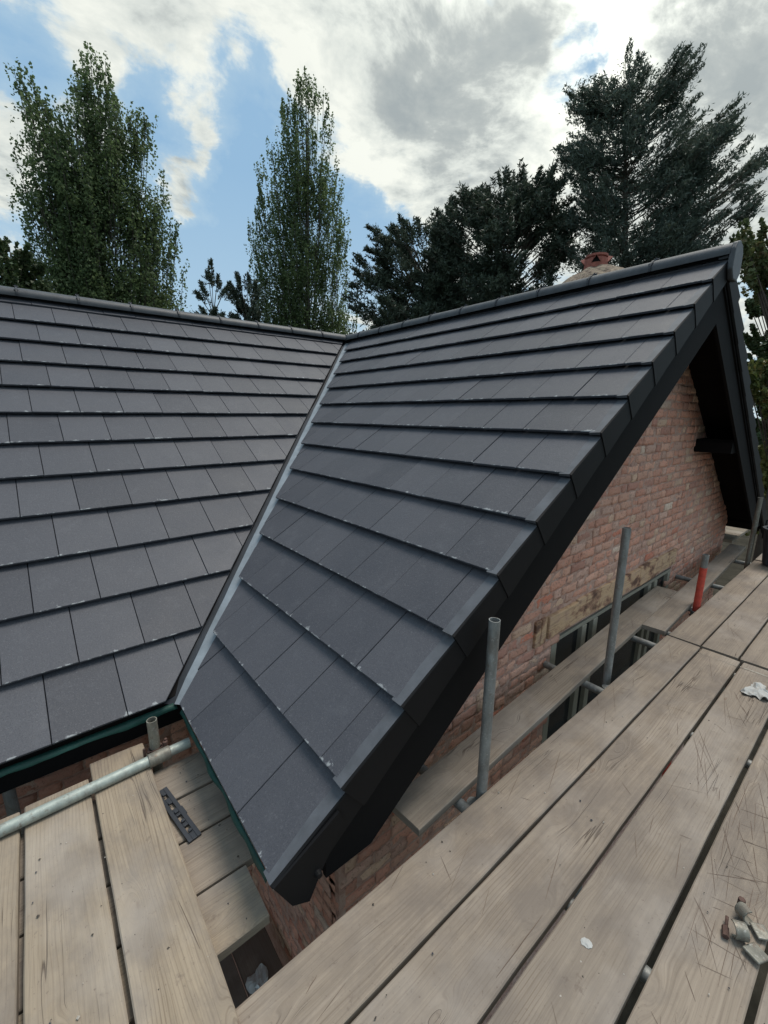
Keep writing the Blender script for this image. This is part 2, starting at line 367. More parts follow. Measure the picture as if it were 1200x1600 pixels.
# ------------------------------------------------------------------ house
TH = .6235; C_ = math.cos(TH); S_ = math.sin(TH); TN = math.tan(TH)
SL = 4.434; L = 4.768; GM = .3561; GG = .3349
house = empty('house', (0, 0, GZ), 'brick house with new dark grey slate roof, valley and black verges', 'house')
def clip(poly, a, b, c):                  # keep a*u+b*s+c >= 0
    out = []
    for i in range(len(poly)):
        p = poly[i]; q = poly[(i+1) % len(poly)]
        dp = a*p[0]+b*p[1]+c; dq = a*q[0]+b*q[1]+c
        if dp >= 0: out.append(p)
        if (dp >= 0) != (dq >= 0):
            t = dp/(dp-dq); out.append((p[0]+(q[0]-p[0])*t, p[1]+(q[1]-p[1])*t))
    return out
def roof_tiles(name, fr, u0, u1, g, ncourse, w_, offs, clips, parent, seed):
    # fr(u, s, n) -> world point ; slabs overlapping course by course
    rr = random.Random(seed); V = []; Fc = []; UV = []; T = []
    s_top = SL-ncourse*g
    for k in range(0, ncourse+1):
        sb = s_top+k*g; sa = sb-g
        if k == 0: sa = max(0.0, sa)
        off = offs[k % 2]; i0 = int(math.floor((u0-off)/w_))-1; i1 = int(math.ceil((u1-off)/w_))+1
        for i in range(i0, i1):
            ua = off+i*w_+.0016; ub = off+(i+1)*w_-.0016
            ua2 = max(ua, u0); ub2 = min(ub, u1)
            if ub2-ua2 < .02: continue
            head = max(0.005, sa-.055) if k else 0.005
            poly = [(ua2, head), (ub2, head), (ub2, sb), (ua2, sb)]
            for cl in clips: poly = clip(poly, *cl)
            if len(poly) < 3: continue
            tw = rr.uniform(-.0022, .0022); lift = rr.uniform(0, .0025); tt = rr.random()
            def top(u, s): return .014+.036*(s-sa)/g+lift+tw*((u-ua)/w_-.5)*2
            b0 = len(V); n = len(poly)
            # chamfered lower edge: inset ring by 2 mm on top
            cx = sum(p[0] for p in poly)/n; cy = sum(p[1] for p in poly)/n
            ins = []
            for p in poly:
                d = Vector((cx-p[0], cy-p[1])); d.normalize(); ins.append((p[0]+d.x*.0028, p[1]+d.y*.0028))
            V += [fr(p[0], p[1], top(*p)) for p in ins]
            V += [fr(p[0], p[1], top(*p)-.0024) for p in poly]
            V += [fr(p[0], p[1], top(*p)-.015) for p in poly]
            uvp = lambda p: ((p[0]-ua)/w_, (p[1]-sa)/g)
            Fc.append([b0+j for j in range(n)]); UV += [uvp(p) for p in ins]; T.append(tt)
            for j in range(n):
                j2 = (j+1) % n
                for r in (0, 1):
                    Fc.append([b0+r*n+j, b0+(r+1)*n+j, b0+(r+1)*n+j2, b0+r*n+j2]); T.append(tt)
                    UV += [(uvp(poly[j])[0], .6 if r else uvp(poly[j])[1])]*2+[(uvp(poly[j2])[0], .6 if r else uvp(poly[j2])[1])]*2
            Fc.append([b0+2*n+j for j in range(n)][::-1]); UV += [(.5, .5)]*n; T.append(tt)
    o = mesh_obj(name, V, Fc, M['tile'], parent, None, UV)
    at = o.data.attributes.new('tint', 'FLOAT', 'FACE'); at.data.foreach_set('value', T)
    bm = bmesh.new(); bm.from_mesh(o.data); bmesh.ops.recalc_face_normals(bm, faces=bm.faces); bm.to_mesh(o.data); bm.free()
    return o
NS = .046     # tile tails lie in the measured roof plane
frMain = lambda u, s, n: Vector((u, -s*C_-(n-NS)*S_, -s*S_+(n-NS)*C_))
frBack = lambda u, s, n: Vector((u, s*C_+(n-NS)*S_, -s*S_+(n-NS)*C_))
frGL = lambda u, s, n: Vector((-s*C_-(n-NS)*S_, -u, -s*S_+(n-NS)*C_))
frGR = lambda u, s, n: Vector((s*C_+(n-NS)*S_, -u, -s*S_+(n-NS)*C_))
VM = .074
main_roof = roof_tiles('main_roof', frMain, -7.6, .0, GM, 12, .3, (.079, .229), [(-1, -C_, -.052)], house, 1)
gable_roof = roof_tiles('gable_roof', frGL, 0, L, GG, 13, .306, (L-14*.306+.153, L-14*.306), [(1, -C_, -VM*.9)], house, 2)
roof_tiles('main_roof', frMain, 0, 6.0, GM, 12, .3, (.079, .229), [(1, -C_, -VM)], house, 3)
gable_right = roof_tiles('gable_roof', frGR, 0, L, GG, 13, .306, (L-14*.306+.153, L-14*.306), [(1, -C_, -VM)], house, 4)
roof_tiles('rear_roof', frBack, -7.6, 6.0, GM, 12, .3, (.079, .229), [], house, 5)
# roof deck under the tiles (dark underlay), as two thin sheets per wing
db = MB()
def sheet(fr, pts, n=-.004, t=.03):
    a = [fr(u, s, n) for u, s in pts]; b_ = [fr(u, s, n-t) for u, s in pts]; k = len(pts)
    db.add(a+b_, [tuple(range(k)), tuple(range(2*k-1, k-1, -1))]+[(i, i+k, (i+1) % k+k, (i+1) % k) for i in range(k)])
SE = SL-.03; V2 = SE*C_
sheet(frMain, [(-7.6, .05), (-.05, .05), (-V2, SE), (-7.6, SE)]); sheet(frMain, [(6, .05), (.05, .05), (V2, SE), (6, SE)])
sheet(frGL, [(L-.04, .05), (.05, .05), (V2, SE), (L-.04, SE)]); sheet(frGR, [(L-.04, .05), (.05, .05), (V2, SE), (L-.04, SE)])
sheet(frBack, [(-7.6, .05), (6, .05), (6, SE), (-7.6, SE)])
db.build('roof_deck', M['black'], house)

# ridge tiles: half-round with a union clip at every joint
def ridge_tile(a, b, parent, up=Vector((0, 0, 1)), r=.098, clipat=True):
    mb = MB(); d = (b-a).normalized(); x = d.cross(up).normalized(); seg = 14
    def ring(p, rr):
        out = []
        for i in range(seg+1):
            t = math.pi*(-.06+1.12*i/seg); out.append(p+x*math.cos(t)*rr*1.06+up*(math.sin(t)*rr*.80-.006))
        return out
    prof = [(0, r), (.02, r+.001), ((b-a).length-.006, r-.002)]
    V = []; 
    for t, rr in prof: V += ring(a+d*t, rr)
    for t, rr in prof[::-1]: V += ring(a+d*t, rr-.014)
    n = seg+1; fs = []
    m_ = len(prof)*2
    for j in range(m_):
        j2 = (j+1) % m_
        for i in range(seg): fs.append((j*n+i, j*n+i+1, j2*n+i+1, j2*n+i))
    mb.add(V, fs)
    o = mb.build('ridge_tile', M['ridge'], parent, True); autosmooth(o, 35)
    if clipat:
        cb = MB(); V = []
        for t, rr in ((-.006, r+.004), (-.006, r+.009), (.010, r+.009), (.010, r+.004)): V += ring(a+d*t, rr)
        fs = []
        for j in range(4):
            for i in range(seg): fs.append((j*n+i, j*n+i+1, ((j+1) % 4)*n+i+1, ((j+1) % 4)*n+i))
        cb.add(V, fs)
        tp = a+up*(r*.80+.006)
        cb.tube(tp-d*.012, tp+d*.022, .008, .008, 8); cb.tube(tp+up*.0, tp+up*.014, .007, .005, 8)
        for sg in (-1, 1):
            q = a+x*sg*r*.86+up*.035; cb.tube(q-d*.016, q+d*.016, .010, .010, 8)
        cb.build('ridge_union', M['plastic'], parent)
    return o
RZ = -.022
x = .04
xs = [-3.92-.485*i for i in range(7, 0, -1)]+[-3.92, -3.43, -2.945, -2.46, -1.97, -1.475, -.99, -.50, -.06]
for a, b in zip(xs[:-1], xs[1:]): ridge_tile(Vector((a, 0, RZ)), Vector((b, 0, RZ)), main_roof)
ys = [-.06, -.41, -.895, -1.38, -1.865, -2.35, -2.835, -3.31, -3.795, -4.28, -4.79]
for i, (a, b) in enumerate(zip(ys[:-1], ys[1:])): ridge_tile(Vector((0, a, RZ)), Vector((0, b, RZ)), gable_roof)
xs = [.06+.5*i for i in range(13)]
for a, b in zip(xs[:-1], xs[1:]): ridge_tile(Vector((a, 0, RZ)), Vector((b, 0, RZ)), gable_right)
jb = MB(); jb.prism([(-.09, -.10), (.09, -.10), (.10, .02), (.05, .075), (-.05, .075), (-.10, .02)], 2, -.05, .035)
jn = bevel(jb.build('ridge_junction', M['ridge'], main_roof), .012)

# valley trough: GRP gutter between the two slopes
def valley(sgn):
    mb = MB(); rw = random.Random(3)
    ax = Vector((sgn*-1.0, -1.0, -TN)).normalized(); lat = Vector((-sgn*-1.0, -1.0, 0)).normalized()*-1   # lateral, pointing to the main slope
    nrm = ax.cross(lat); 
    if nrm.z < 0: nrm = -nrm
    Lv = SL*C_*math.sqrt(2+TN*TN)+.02
    lat = lat*1.0
    prof = [(-.14, .034), (-.070, .018), (-.062, .022), (.014, .022), (.020, .012), (.074, .016), (.14, .045)]
    nS = 40; V = []; fs = []; fm = []
    for j in range(nS+1):
        t = .10+(Lv-.10)*j/nS; lift = .004 if j > 15 else 0.0
        if t > Lv: t = Lv
        for i, (a_, h) in enumerate(prof):
            V.append(ax*t+lat*(a_+rw.uniform(-.0015, .0015))+nrm*(h*.8-NS+lift-.012*(j == nS)+rw.uniform(-.0008, .0008)))
    n = len(prof)
    for j in range(nS):
        for i in range(n-1):
            fs.append((j*n+i, j*n+i+1, (j+1)*n+i+1, (j+1)*n+i)); fm.append(1 if i in (3, 4, 5) else 0)  # main-slope half takes the painted shadow tone
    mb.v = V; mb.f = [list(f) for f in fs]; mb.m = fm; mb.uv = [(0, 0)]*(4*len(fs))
    return mb.build('valley_trough', [M['valley'], M['valleyshade']], house)
valley(1); valley(-1)

# verge caps, bargeboards, soffits, fascias, end caps
def verge(fr, roof):
    s_top = SL-13*GG
    for k in range(0, 14):
        sb = s_top+k*GG; sa = max(sb-GG, .0) if k else .0
        lo = .016; hi = .050
        mb = MB()
        ya, yb = L-.052, L+.004
        def P(s, y, n): return fr(y, s, n)
        sb2 = sb+.010
        # flange on top of the tile
        for (y0, y1, n0, n1) in ((ya, yb, .0045, .0045),):
            v = [P(sa, y0, lo+.001), P(sb2, y0, hi+.001), P(sb2, y1, hi+.006), P(sa, y1, lo+.006),
                 P(sa, y0, lo-.004), P(sb2, y0, hi-.012), P(sb2, y1, hi-.012), P(sa, y1, lo-.004)]
            mb.add(v, [(0,1,2,3),(7,6,5,4),(0,4,5,1),(1,5,6,2),(2,6,7,3),(3,7,4,0)], 1)
        # side plate, flared at the tail where it laps the next unit
        secs = [(sa, .0, -.112), (sa+.5*(sb2-sa), .002, -.113), (sb2-.02, .0045, -.116), (sb2, .005, -.114)]
        V = []
        for s, d, nb in secs:
            nt = lo+(hi-lo)*(s-sa)/max(sb-sa, .01)+.005
            V += [P(s, L+.004, nt), P(s, L+.008+d, nt-.006), P(s, L+.008+d, nb+.012), P(s, L-.004+d, nb), P(s, L-.006, nb+.004)]
        n = 5; fs = []
        for j in range(len(secs)-1):
            for i in range(n): fs.append((j*n+i, (j+1)*n+i, (j+1)*n+(i+1) % n, j*n+(i+1) % n))
        fs.append(tuple(range(n))); fs.append(tuple(range((len(secs))*n-1, (len(secs)-1)*n-1, -1)))
        mb.add(V, fs, 0)
        mb.build('verge_cap', [M['verge'], M['vergetop']], roof)
verge(frGL, gable_roof); verge(frGR, gable_right)
ec = MB()   # apex block: closes the ridge over both verges
ec.prism([(-.098, -.01), (-.065, .038), (0, .058), (.065, .038), (.098, -.01), (.105, -.14), (.05, -.20), (-.05, -.20), (-.105, -.14)], 1, -L-.045, -L-.010)
bevel(ec.build('ridge_end_cap', M['ridge'], gable_roof), .01)
BD = .475            # vertical drop of the bargeboard's lower edge
ZC = -2.77
def barge(sgn):
    def zr(x): return -abs(x)*TN
    mb = MB(); xe = 3.395; t0 = -.13; ZC = -2.77 if sgn < 0 else -2.52
    xb = (-ZC-BD)/TN
    poly = [(0, t0), (sgn*xe, zr(xe)+t0), (sgn*xe, ZC), (sgn*xb, ZC), (0, -BD)] if zr(xe)+t0 > ZC else [(0, t0), (sgn*(-ZC+t0)/TN, ZC), (sgn*xb, ZC), (0, -BD)]
    mb.prism(poly, 1, -L+.022, -L+.044)
    mb.build('bargeboard', M['black'], house)
    # inner fillet strip just behind the verge cap
    fb = MB(); fb.prism([(0, -.085), (sgn*xe, zr(xe)-.085), (sgn*xe, zr(xe)-.22), (0, -.22)], 1, -L+.010, -L+.0215); fb.build('verge_batten', M['black'], house)
    sf = MB(); n0 = -.19
    sf.prism([(0, n0), (sgn*3.38, zr(3.38)+n0), (sgn*3.38, zr(3.38)+n0-.015), (0, n0-.015)], 1, -L+.046, -4.30)
    for i in range(1, 8):     # board joints of the soffit
        pass
    sf.build('soffit', M['soffit'], house)
    bx = MB(); xi = sgn*3.17; xo = sgn*3.392        # boxed eaves end and fascia
    bx.box((min(xi, xo), -L+.046, ZC), (max(xi, xo), -3.3, ZC+.018))
    bx.box((min(xo, xo-sgn*.022), -L+.0475, min(ZC+.019, zr(3.392)-.14)), (max(xo, xo-sgn*.022), -3.52, zr(3.392)-.08))
    bx.build('eaves_box', M['black'], house)
barge(-1); barge(1)
ve = MB()    # foot of the left verge: closing cap with its screw
def vend(sgn):
    ve = MB(); a = frGL(L, SL+.004, .055) if sgn < 0 else frGR(L, SL+.004, .055)
    ve.prism([(a.x, a.z-.004), (sgn*3.548, -2.712), (sgn*3.485, -2.748), (sgn*3.435, -2.655), (sgn*3.34, -2.52), (sgn*3.36, a.z+.12)], 1, -L-.0205, -L+.02)
    ve.tube((sgn*3.452, -L-.0205, -2.652), (sgn*3.452, -L-.036, -2.652), .014, .010, 12)
    ve.build('verge_end_cap', M['verge'], gable_roof if sgn < 0 else gable_right)
vend(-1); vend(1)
bx = MB(); bx.box((1.22, -L+.05, -1.49), (1.74, -4.36, -1.385)); bx.box((1.25, -L+.05, -1.385), (1.62, -4.40, -1.36)); bx.build('purlin_end', M['soffit'], house)
# main eaves: fascia and soffit
fb = MB(); fb.box((-7.6, -3.545, ZC-.0), (-3.56, -3.52, -2.63)); fb.box((-7.6, -3.518, ZC-.0), (-3.18, -3.13, ZC+.012)); fb.build('fascia', M['black'], house)
# green membrane lapping over the fascia, wavy
def felt(name, pts_top, drop, seed, out):
    rr = random.Random(seed); V = []; n = len(pts_top); fs = []
    for i, p in enumerate(pts_top):
        p = Vector(p); d = drop*(.62+.55*noise.noise(Vector((i*.13, seed, 0)))+.25*noise.noise(Vector((i*.55, seed, 3))))
        o_ = out*(1+.9*noise.noise(Vector((i*.21, seed, 7))))
        V += [p, p+o_*.5+Vector((0, 0, -d*.35)), p+o_+Vector((0, 0, -d))]
    for i in range(n-1):
        for j in range(2): fs.append((i*3+j, i*3+j+1, (i+1)*3+j+1, (i+1)*3+j))
    o = mesh_obj(name, V, fs, M['felt'], house, smooth=True)
    md = o.modifiers.new('thick', 'SOLIDIFY'); md.thickness = .0012
    return o
felt('eaves_felt', [(-7.6+i*.04, -3.573, -2.632) for i in range(101)],   .036, 2, Vector((0, -.030, 0)))
felt('eaves_felt', [(-3.592, -3.66-i*.03, -2.630) for i in range(36)], .024, 5, Vector((-.013, 0, 0)))

# brick walls: every brick has relief, all in one mesh per wall
PAL = [((.66, .31, .215), 7), ((.58, .26, .18), 4), ((.68, .37, .265), 6), ((.70, .49, .34), 2.4), ((.44, .20, .15), 1.6), ((.60, .38, .30), 3), ((.64, .18, .10), .6), ((.72, .60, .48), .6)]
def brick_wall(name, O, U, W_, z0, z1, topf, seed, skip=None, course=.0735):
    rr = random.Random(seed); Nn = U.cross(Vector((0, 0, 1))).normalized(); V = []; Fc = []; Cc = []
    k = 0; z = z0; pal = [c for c, w_ in PAL]; wt = [w_ for c, w_ in PAL]
    while z < z1:
        u = 0.0; i = k
        while u < W_:
            l = .213 if (i % 2 == 0) else .103
            if rr.random() < .12: l *= rr.uniform(.75, 1.1)
            a = max(u, 0); b_ = min(u+l, W_); c0 = z+rr.uniform(-.003, .003); c1 = z+course-.011+rr.uniform(-.004, .003)
            um = (a+b_)/2
            if b_-a > .012 and (c0+c1)/2 < topf(um) and not (skip and skip(um, (c0+c1)/2)):
                nu = 7 if l > .15 else 4; nv = 4; col = Vector(rr.choices(pal, wt)[0])*rr.uniform(.82, 1.16)
                dp = rr.uniform(.001, .010); tl = rr.uniform(-.003, .003); b0 = len(V)
                for jv in range(nv+1):
                    for ju in range(nu+1):
                        fu, fv = ju/nu, jv/nv; edge = (ju in (0, nu)) or (jv in (0, nv))
                        uu = a+(b_-a)*fu; v_ = c0+(c1-c0)*fv
                        q = O+U*uu; P3 = Vector((q.x, q.y, v_))
                        if edge:
                            uu += rr.uniform(-.006, .006); v_ += rr.uniform(-.006, .006)
                        dd = dp+tl*(fu-.5)+.006*noise.noise(P3*26)+.003*noise.noise(P3*60)-(rr.uniform(.002, .007) if edge else 0)
                        q = O+U*uu+Nn*dd; V.append(Vector((q.x, q.y, v_)))
                nn = (nu+1)
                for jv in range(nv):
                    for ju in range(nu): Fc.append((b0+jv*nn+ju, b0+jv*nn+ju+1, b0+(jv+1)*nn+ju+1, b0+(jv+1)*nn+ju)); Cc.append(col)
                rim = [ju for ju in range(nn)]+[jv*nn+nu for jv in range(1, nv+1)]+[nv*nn+ju for ju in range(nu-1, -1, -1)]+[jv*nn for jv in range(nv-1, 0, -1)]
                b1 = len(V)
                for r_ in rim: V.append(V[b0+r_]-Nn*.016)
                for j in range(len(rim)):
                    j2 = (j+1) % len(rim); Fc.append((b0+rim[j2], b0+rim[j], b1+j, b1+j2)); Cc.append(col*.8)
            u += l+.010; i += 1
        z += course; k += 1
    nb = len(Fc)
    return V, Fc, Cc
def wall(name, O, U, W_, z0, z1, topf, seed, label=None, skip=None, backing=None):
    V, Fc, Cc = brick_wall(name, O, U, W_, z0, z1, topf, seed, skip)
    n0 = len(Fc); fm = [0]*n0
    for poly in backing:
        Nn = U.cross(Vector((0, 0, 1))).normalized(); b0 = len(V); k = len(poly)
        for t in (0, -.10):
            for u, z in poly: q = O+U*u+Nn*t; V.append(Vector((q.x, q.y, z)))
        fs = [tuple(range(b0, b0+k)), tuple(range(b0+2*k-1, b0+k-1, -1))]+[(b0+i, b0+i+k, b0+(i+1) % k+k, b0+(i+1) % k) for i in range(k)]
        for f in fs: Fc.append(f); fm.append(1); Cc.append(Vector((.3, .2, .15)))
    o = mesh_obj(name, V, Fc, [M['brick'], M['mortar']], house, fm)
    at = o.data.attributes.new('bcol', 'FLOAT_COLOR', 'FACE'); at.data.foreach_set('color', [c for q in Cc for c in (q[0], q[1], q[2], 1)])
    o.data.polygons.foreach_set('use_smooth', [i < n0 for i in range(len(fm))])
    return o
YW = -4.41; XW = 3.13
top = lambda u: -abs(u-XW)*TN-.20
WX0, WX1, WZ1, WZ0 = 1.85, 4.25, -2.71, -3.75       # window opening in wall coordinates (u = x + XW)
skip = lambda u, z: (WX0 < u < WX1 and WZ0 < z < WZ1) or (XW-1.56 < u < XW+1.16 and WZ1 <= z < -2.485)
bk = [[(0, -2.71), (2*XW, -2.71), (2*XW, top(2*XW)+.1), (XW, -.06), (0, top(0)+.1)], [(0, GZ), (WX0, GZ), (WX0, WZ1), (0, WZ1)],
      [(WX1, GZ), (2*XW, GZ), (2*XW, WZ1), (WX1, WZ1)], [(WX0, GZ), (WX1, GZ), (WX1, WZ0), (WX0, WZ0)]]
wall('brick_wall', Vector((-XW, YW, 0)), Vector((1, 0, 0)), 2*XW, -4.75, -.3, top, 11, skip=skip, backing=bk)
wall('brick_wall', Vector((-XW, -3.13, 0)), Vector((0, -1, 0)), 1.28, -4.75, -2.6, lambda u: -2.6, 12, backing=[[(0, GZ), (1.27, GZ), (1.27, -2.6), (0, -2.6)]])
wall('brick_wall', Vector((-7.6, -3.13, 0)), Vector((1, 0, 0)), 7.6-XW, -4.75, -2.6, lambda u: -2.6, 13, backing=[[(0, GZ), (7.6-XW, GZ), (7.6-XW, -2.6), (0, -2.6)]])
def plain(name, fn):
    q = MB(); fn(q); return q.build(name, M['mortar'], house)
gb_ = [(-3.02, GZ), (3.0, GZ), (3.0, -2.35), (0, -.15), (-3.02, -2.35)]
plain('side_wall', lambda q: q.box((XW-.1, YW+.11, GZ), (XW, -3.1, -2.45))); plain('side_wall', lambda q: q.box((XW+.001, -3.13, GZ), (6, -3.03, -2.6)))
plain('rear_wall', lambda q: q.box((-7.6, 3.0, GZ), (6, 3.1, -2.45))); plain('end_wall', lambda q: q.prism(gb_, 0, 5.9, 6.0)); plain('end_wall', lambda q: q.prism(gb_, 0, -7.6, -7.5))
plain('corner_mortar', lambda q: q.box((-XW-.007, YW-.007, GZ), (-XW+.03, YW+.03, -2.63)))
# stained timber lintel, broken into pieces
lb = MB(); rr = random.Random(4)
for a, b in ((-1.54, -1.475), (-1.465, -1.40), (-1.385, -.98), (-.972, -.60), (-.595, -.30), (-.29, .18), (.19, .60), (.61, 1.145)):
    t = rr.uniform(.004, .018)
    lb.box((a, YW-.012-t, -2.695+rr.uniform(0, .03)), (b, YW+.05, -2.487-rr.uniform(0, .02)))
bevel(lb.build('lintel', M['lintel'], house), .006)
# window below the lintel
wx0, wx1 = WX0-XW, WX1-XW
fb = MB()
fb.box((wx0, YW-.0, -2.765), (wx1, YW+.06, -2.735)); fb.box((wx0, YW-.0, WZ0), (wx1, YW+.06, WZ0+.05))
for xx in (wx0, -.82, -.63, .52, .68, 1.045): fb.box((xx, YW-.004, WZ0+.051), (xx+.075, YW+.056, -2.766))
win = bevel(fb.build('window', M['white'], house), .004)
gb = MB(); gb.box((wx0, YW+.03, WZ0+.05), (wx1, YW+.036, -2.77)); gb.build('pane', M['glass'], win)
sb = MB(); sb.box((wx0-.05, YW-.07, WZ0-.05), (wx1+.05, YW+.05, WZ0-.001)); bevel(sb.build('sill', M['white'], win), .005)

# chimney of the rear wing, standing in the right-hand slope
ch = Vector((CAM.x+.898*6.3, CAM.y+.440*6.3, 0)); zt = .325
rot = Matrix.Translation(ch) @ Matrix.Rotation(RAD(0), 4, 'Z')
cb = MB(); wv = .54
for k in range(18):
    z = zt-.08-.075*(k+1); e = .04 if k in (1, 2) else 0
    n_ = 4
    for i in range(n_):
        for j in range(n_):
            if 0 < i < n_-1 and 0 < j < n_-1: continue
            a = 2*(wv+e)/n_; x0 = -wv-e+i*a; y0 = -wv-e+j*a
            cb.box((x0+.005, y0+.005, z), (x0+a-.005, y0+a-.005, z+.064), 0, rot @ Matrix.Translation((rnd.uniform(-.004, .004), rnd.uniform(-.004, .004), 0)))
cb.box((-wv+.012, -wv+.012, zt-2.6), (wv-.012, wv-.012, zt-.085), 1, rot)
chim = cb.build('chimney', [M['terra'], M['mortar']], house)
fl = MB(); nR = 9; nA = 36; V = []
for i in range(nR+1):
    q = i/nR
    for j in range(nA):
        t = 2*math.pi*j/nA; sq = 1/max(abs(math.cos(t)), abs(math.sin(t))); rad = (wv+.01)*(q*(1-.35*q)+q*.35*q*min(sq, 1.35))
        z = zt+.30*(1-q**2.0)-.03*q**3+.03*noise.noise(Vector((math.cos(t)*q*6, math.sin(t)*q*6, 1)))
        V.append(rot @ Vector((math.cos(t)*rad, math.sin(t)*rad, z)))
fs = [(i*nA+j, i*nA+(j+1) % nA, (i+1)*nA+(j+1) % nA, (i+1)*nA+j) for i in range(nR) for j in range(nA)]
fl.add(V, fs); fl.build('flaunching', M['flaunch'], chim)
pt = MB(); base = rot @ Vector((-.03, .05, zt+.22)); zz_ = base.z; prof = [(.150, 0), (.160, .05), (.158, .20), (.135, .21), (.128, .222), (.150, .232), (.150, .262), (.118, .268), (.112, .20)]
V = []; nA = 32
for r_, h in prof:
    for j in range(nA): t = 2*math.pi*j/nA; V.append(Vector((base.x+.84*r_*math.cos(t), base.y+.84*r_*math.sin(t), zz_+.80*h)))
fs = []
for i in range(len(prof)-1):
    for j in range(nA):
        fs.append((i*nA+j, i*nA+(j+1) % nA, (i+1)*nA+(j+1) % nA, (i+1)*nA+j))
pt.add(V, fs)
po = pt.build('chimney_pot', M['terra'], chim, True); autosmooth(po, 45)
for j in range(4):     # hooded side vents of the pot
    t = RAD(25+90*j)+math.pi; d = Vector((math.cos(t), math.sin(t), 0)); s_ = Vector((-d.y, d.x, 0)); hb = MB(); c0 = base+d*.124+Vector((0, 0, .11))
    hb.add([c0-s_*.055, c0+s_*.055, c0+Vector((0, 0, .085)), c0+d*.055+Vector((0, 0, .070)), c0+d*.012-s_*.04, c0+d*.012+s_*.04], [(0, 3, 2), (3, 1, 2)], 0)
    hb.add([c0-s_*.048+d*.012, c0+s_*.048+d*.012, c0+d*.014+Vector((0, 0, .066))], [(0, 1, 2)], 1)
    o = hb.build('vent_hood', [M['terra'], M['black']], chim); md = o.modifiers.new('s', 'SOLIDIFY'); md.thickness = .006

# ------------------------------------------------------------------ scaffold boards
def board(label, group, x0, x1, y0, y1, zt, axis=0, mt='wood', rotz=0, scr=0, seed=0, bands=(), th=.038, cup=0, dens=None):
    rr = random.Random(seed*17+3)
    Lb = (x1-x0) if axis == 0 else (y1-y0); Wb = (y1-y0) if axis == 0 else (x1-x0)
    cx, cy = (x0+x1)/2, (y0+y1)/2
    nl = max(8, int(Lb/.12)); V = []; fs = []; fm = []; uv = []
    prof = [(-.5, -th), (-.5, -.005), (-.5+.004/Wb, -.001), (-.25, 0), (0, 0), (.25, 0), (.5-.004/Wb, -.001), (.5, -.005), (.5, -th)]
    n = len(prof); ends = [rr.uniform(-.004, .004) for _ in range(4)]
    def wv(l, q):
        return .0028*noise.noise(Vector((l*.9, seed*3.7, q))) + cup*(q*q*4)*.003
    def side(l, q): return .0022*noise.noise(Vector((l*2.2, seed*1.3+q*9, 5)))+.0012*noise.noise(Vector((l*11, seed+q*5, 8)))
    for i in range(nl+1):
        l = -Lb/2+Lb*i/nl
        for (q, h) in prof:
            ll = l+(ends[0]+ends[1]*q*2 if i == 0 else ends[2]+ends[3]*q*2 if i == nl else 0)
            V.append((ll, q*Wb+(side(l, q) if abs(q) > .45 else 0), h+wv(l, q)))
    def UVp(p, k=0): return (p[0]+Lb/2, p[1]+k)
    for i in range(nl):
        for j in range(n):
            j2 = (j+1) % n; f = (i*n+j, (i+1)*n+j, (i+1)*n+j2, i*n+j2); fs.append(f); fm.append(0)
            for t in f: uv.append((V[t][0]+Lb/2, V[t][1]+(V[t][2]+.0 if prof[t % n][1] < -.003 else 0)))
    fs.append(tuple(range(n))); fm.append(0); uv += [(V[t][1]*1, V[t][2]) for t in range(n)]
    fs.append(tuple(range(nl*n+n-1, nl*n-1, -1))); fm.append(0); uv += [(V[t][1]*1, V[t][2]) for t in range(nl*n+n-1, nl*n-1, -1)]
    # saw cuts and scratches: tapered slivers just proud of the face
    def sliver(a, b, w_, mi=1, h=.0009):
        a = Vector(a); b = Vector(b); d = (b-a); pr = Vector((-d.y, d.x)).normalized()*w_/2; k = 5; b0 = len(V)
        for t in range(k+1):
            f = t/k; p = a+d*f; ww = math.sin(math.pi*min(max(f, .03), .97))**.5; jx = rr.uniform(-.0006, .0006)
            for sg in (-1, 1):
                q = p+pr*sg*ww; V.append((q.x, q.y+jx, wv(q.x, q.y/Wb)+h))
        for t in range(k): fs.append((b0+2*t, b0+2*t+1, b0+2*t+3, b0+2*t+2)); fm.append(mi); uv.extend([(0, 0)]*4)
    for _ in range(scr):
        clx = rr.uniform(-Lb/2+.1, Lb/2-.1) if dens is None else min(max(rr.gauss(dens[0]-cx, dens[1]), -Lb/2+.1), Lb/2-.1)
        a = (clx, rr.uniform(-.42, .42)*Wb); an = rr.choice([rr.gauss(.38, .10), rr.gauss(.45, .15), rr.gauss(.15, .12), rr.gauss(-1.15, .12), rr.gauss(.8, .2)]); ln = rr.uniform(.05, .38)*(.5 if an < -1 else 1)
        b = (a[0]+math.cos(an)*ln, a[1]+math.sin(an)*ln)
        if abs(b[1]) > .48*Wb or abs(b[0]) > Lb/2-.02: continue
        sliver(a, b, rr.uniform(.0008, .0023))
    for l0, wd, mi in bands:      # galvanised hoop near the end
        b0 = len(V)
        for l in (l0, l0+wd):
            for (q, h) in ((-.505, -th*.9), (-.505, .0012), (.505, .0012), (.505, -th*.9)): V.append((l, q*Wb, h+(wv(l, q) if h > 0 else 0)+.0004))
        for j in range(3): fs.append((b0+j, b0+j+1, b0+4+j+1, b0+4+j)); fm.append(2); uv.extend([(0, 0)]*4)
    me_o = mesh_obj('scaffold_board', V, fs, [M[mt], M['groove'], M['band']], None, fm, uv)
    bm = bmesh.new(); bm.from_mesh(me_o.data); bmesh.ops.recalc_face_normals(bm, faces=[f for f in bm.faces if f.material_index == 0]); bm.to_mesh(me_o.data); bm.free()
    me_o.location = (cx, cy, zt); me_o.rotation_euler = (0, 0, rotz+(math.pi/2 if axis else 0))
    autosmooth(me_o, 20)
    return tag(me_o, label, 'scaffold board', group)
GA = 'scaffold boards of the near deck'; GB = 'scaffold boards of the far deck beyond the butt joint'
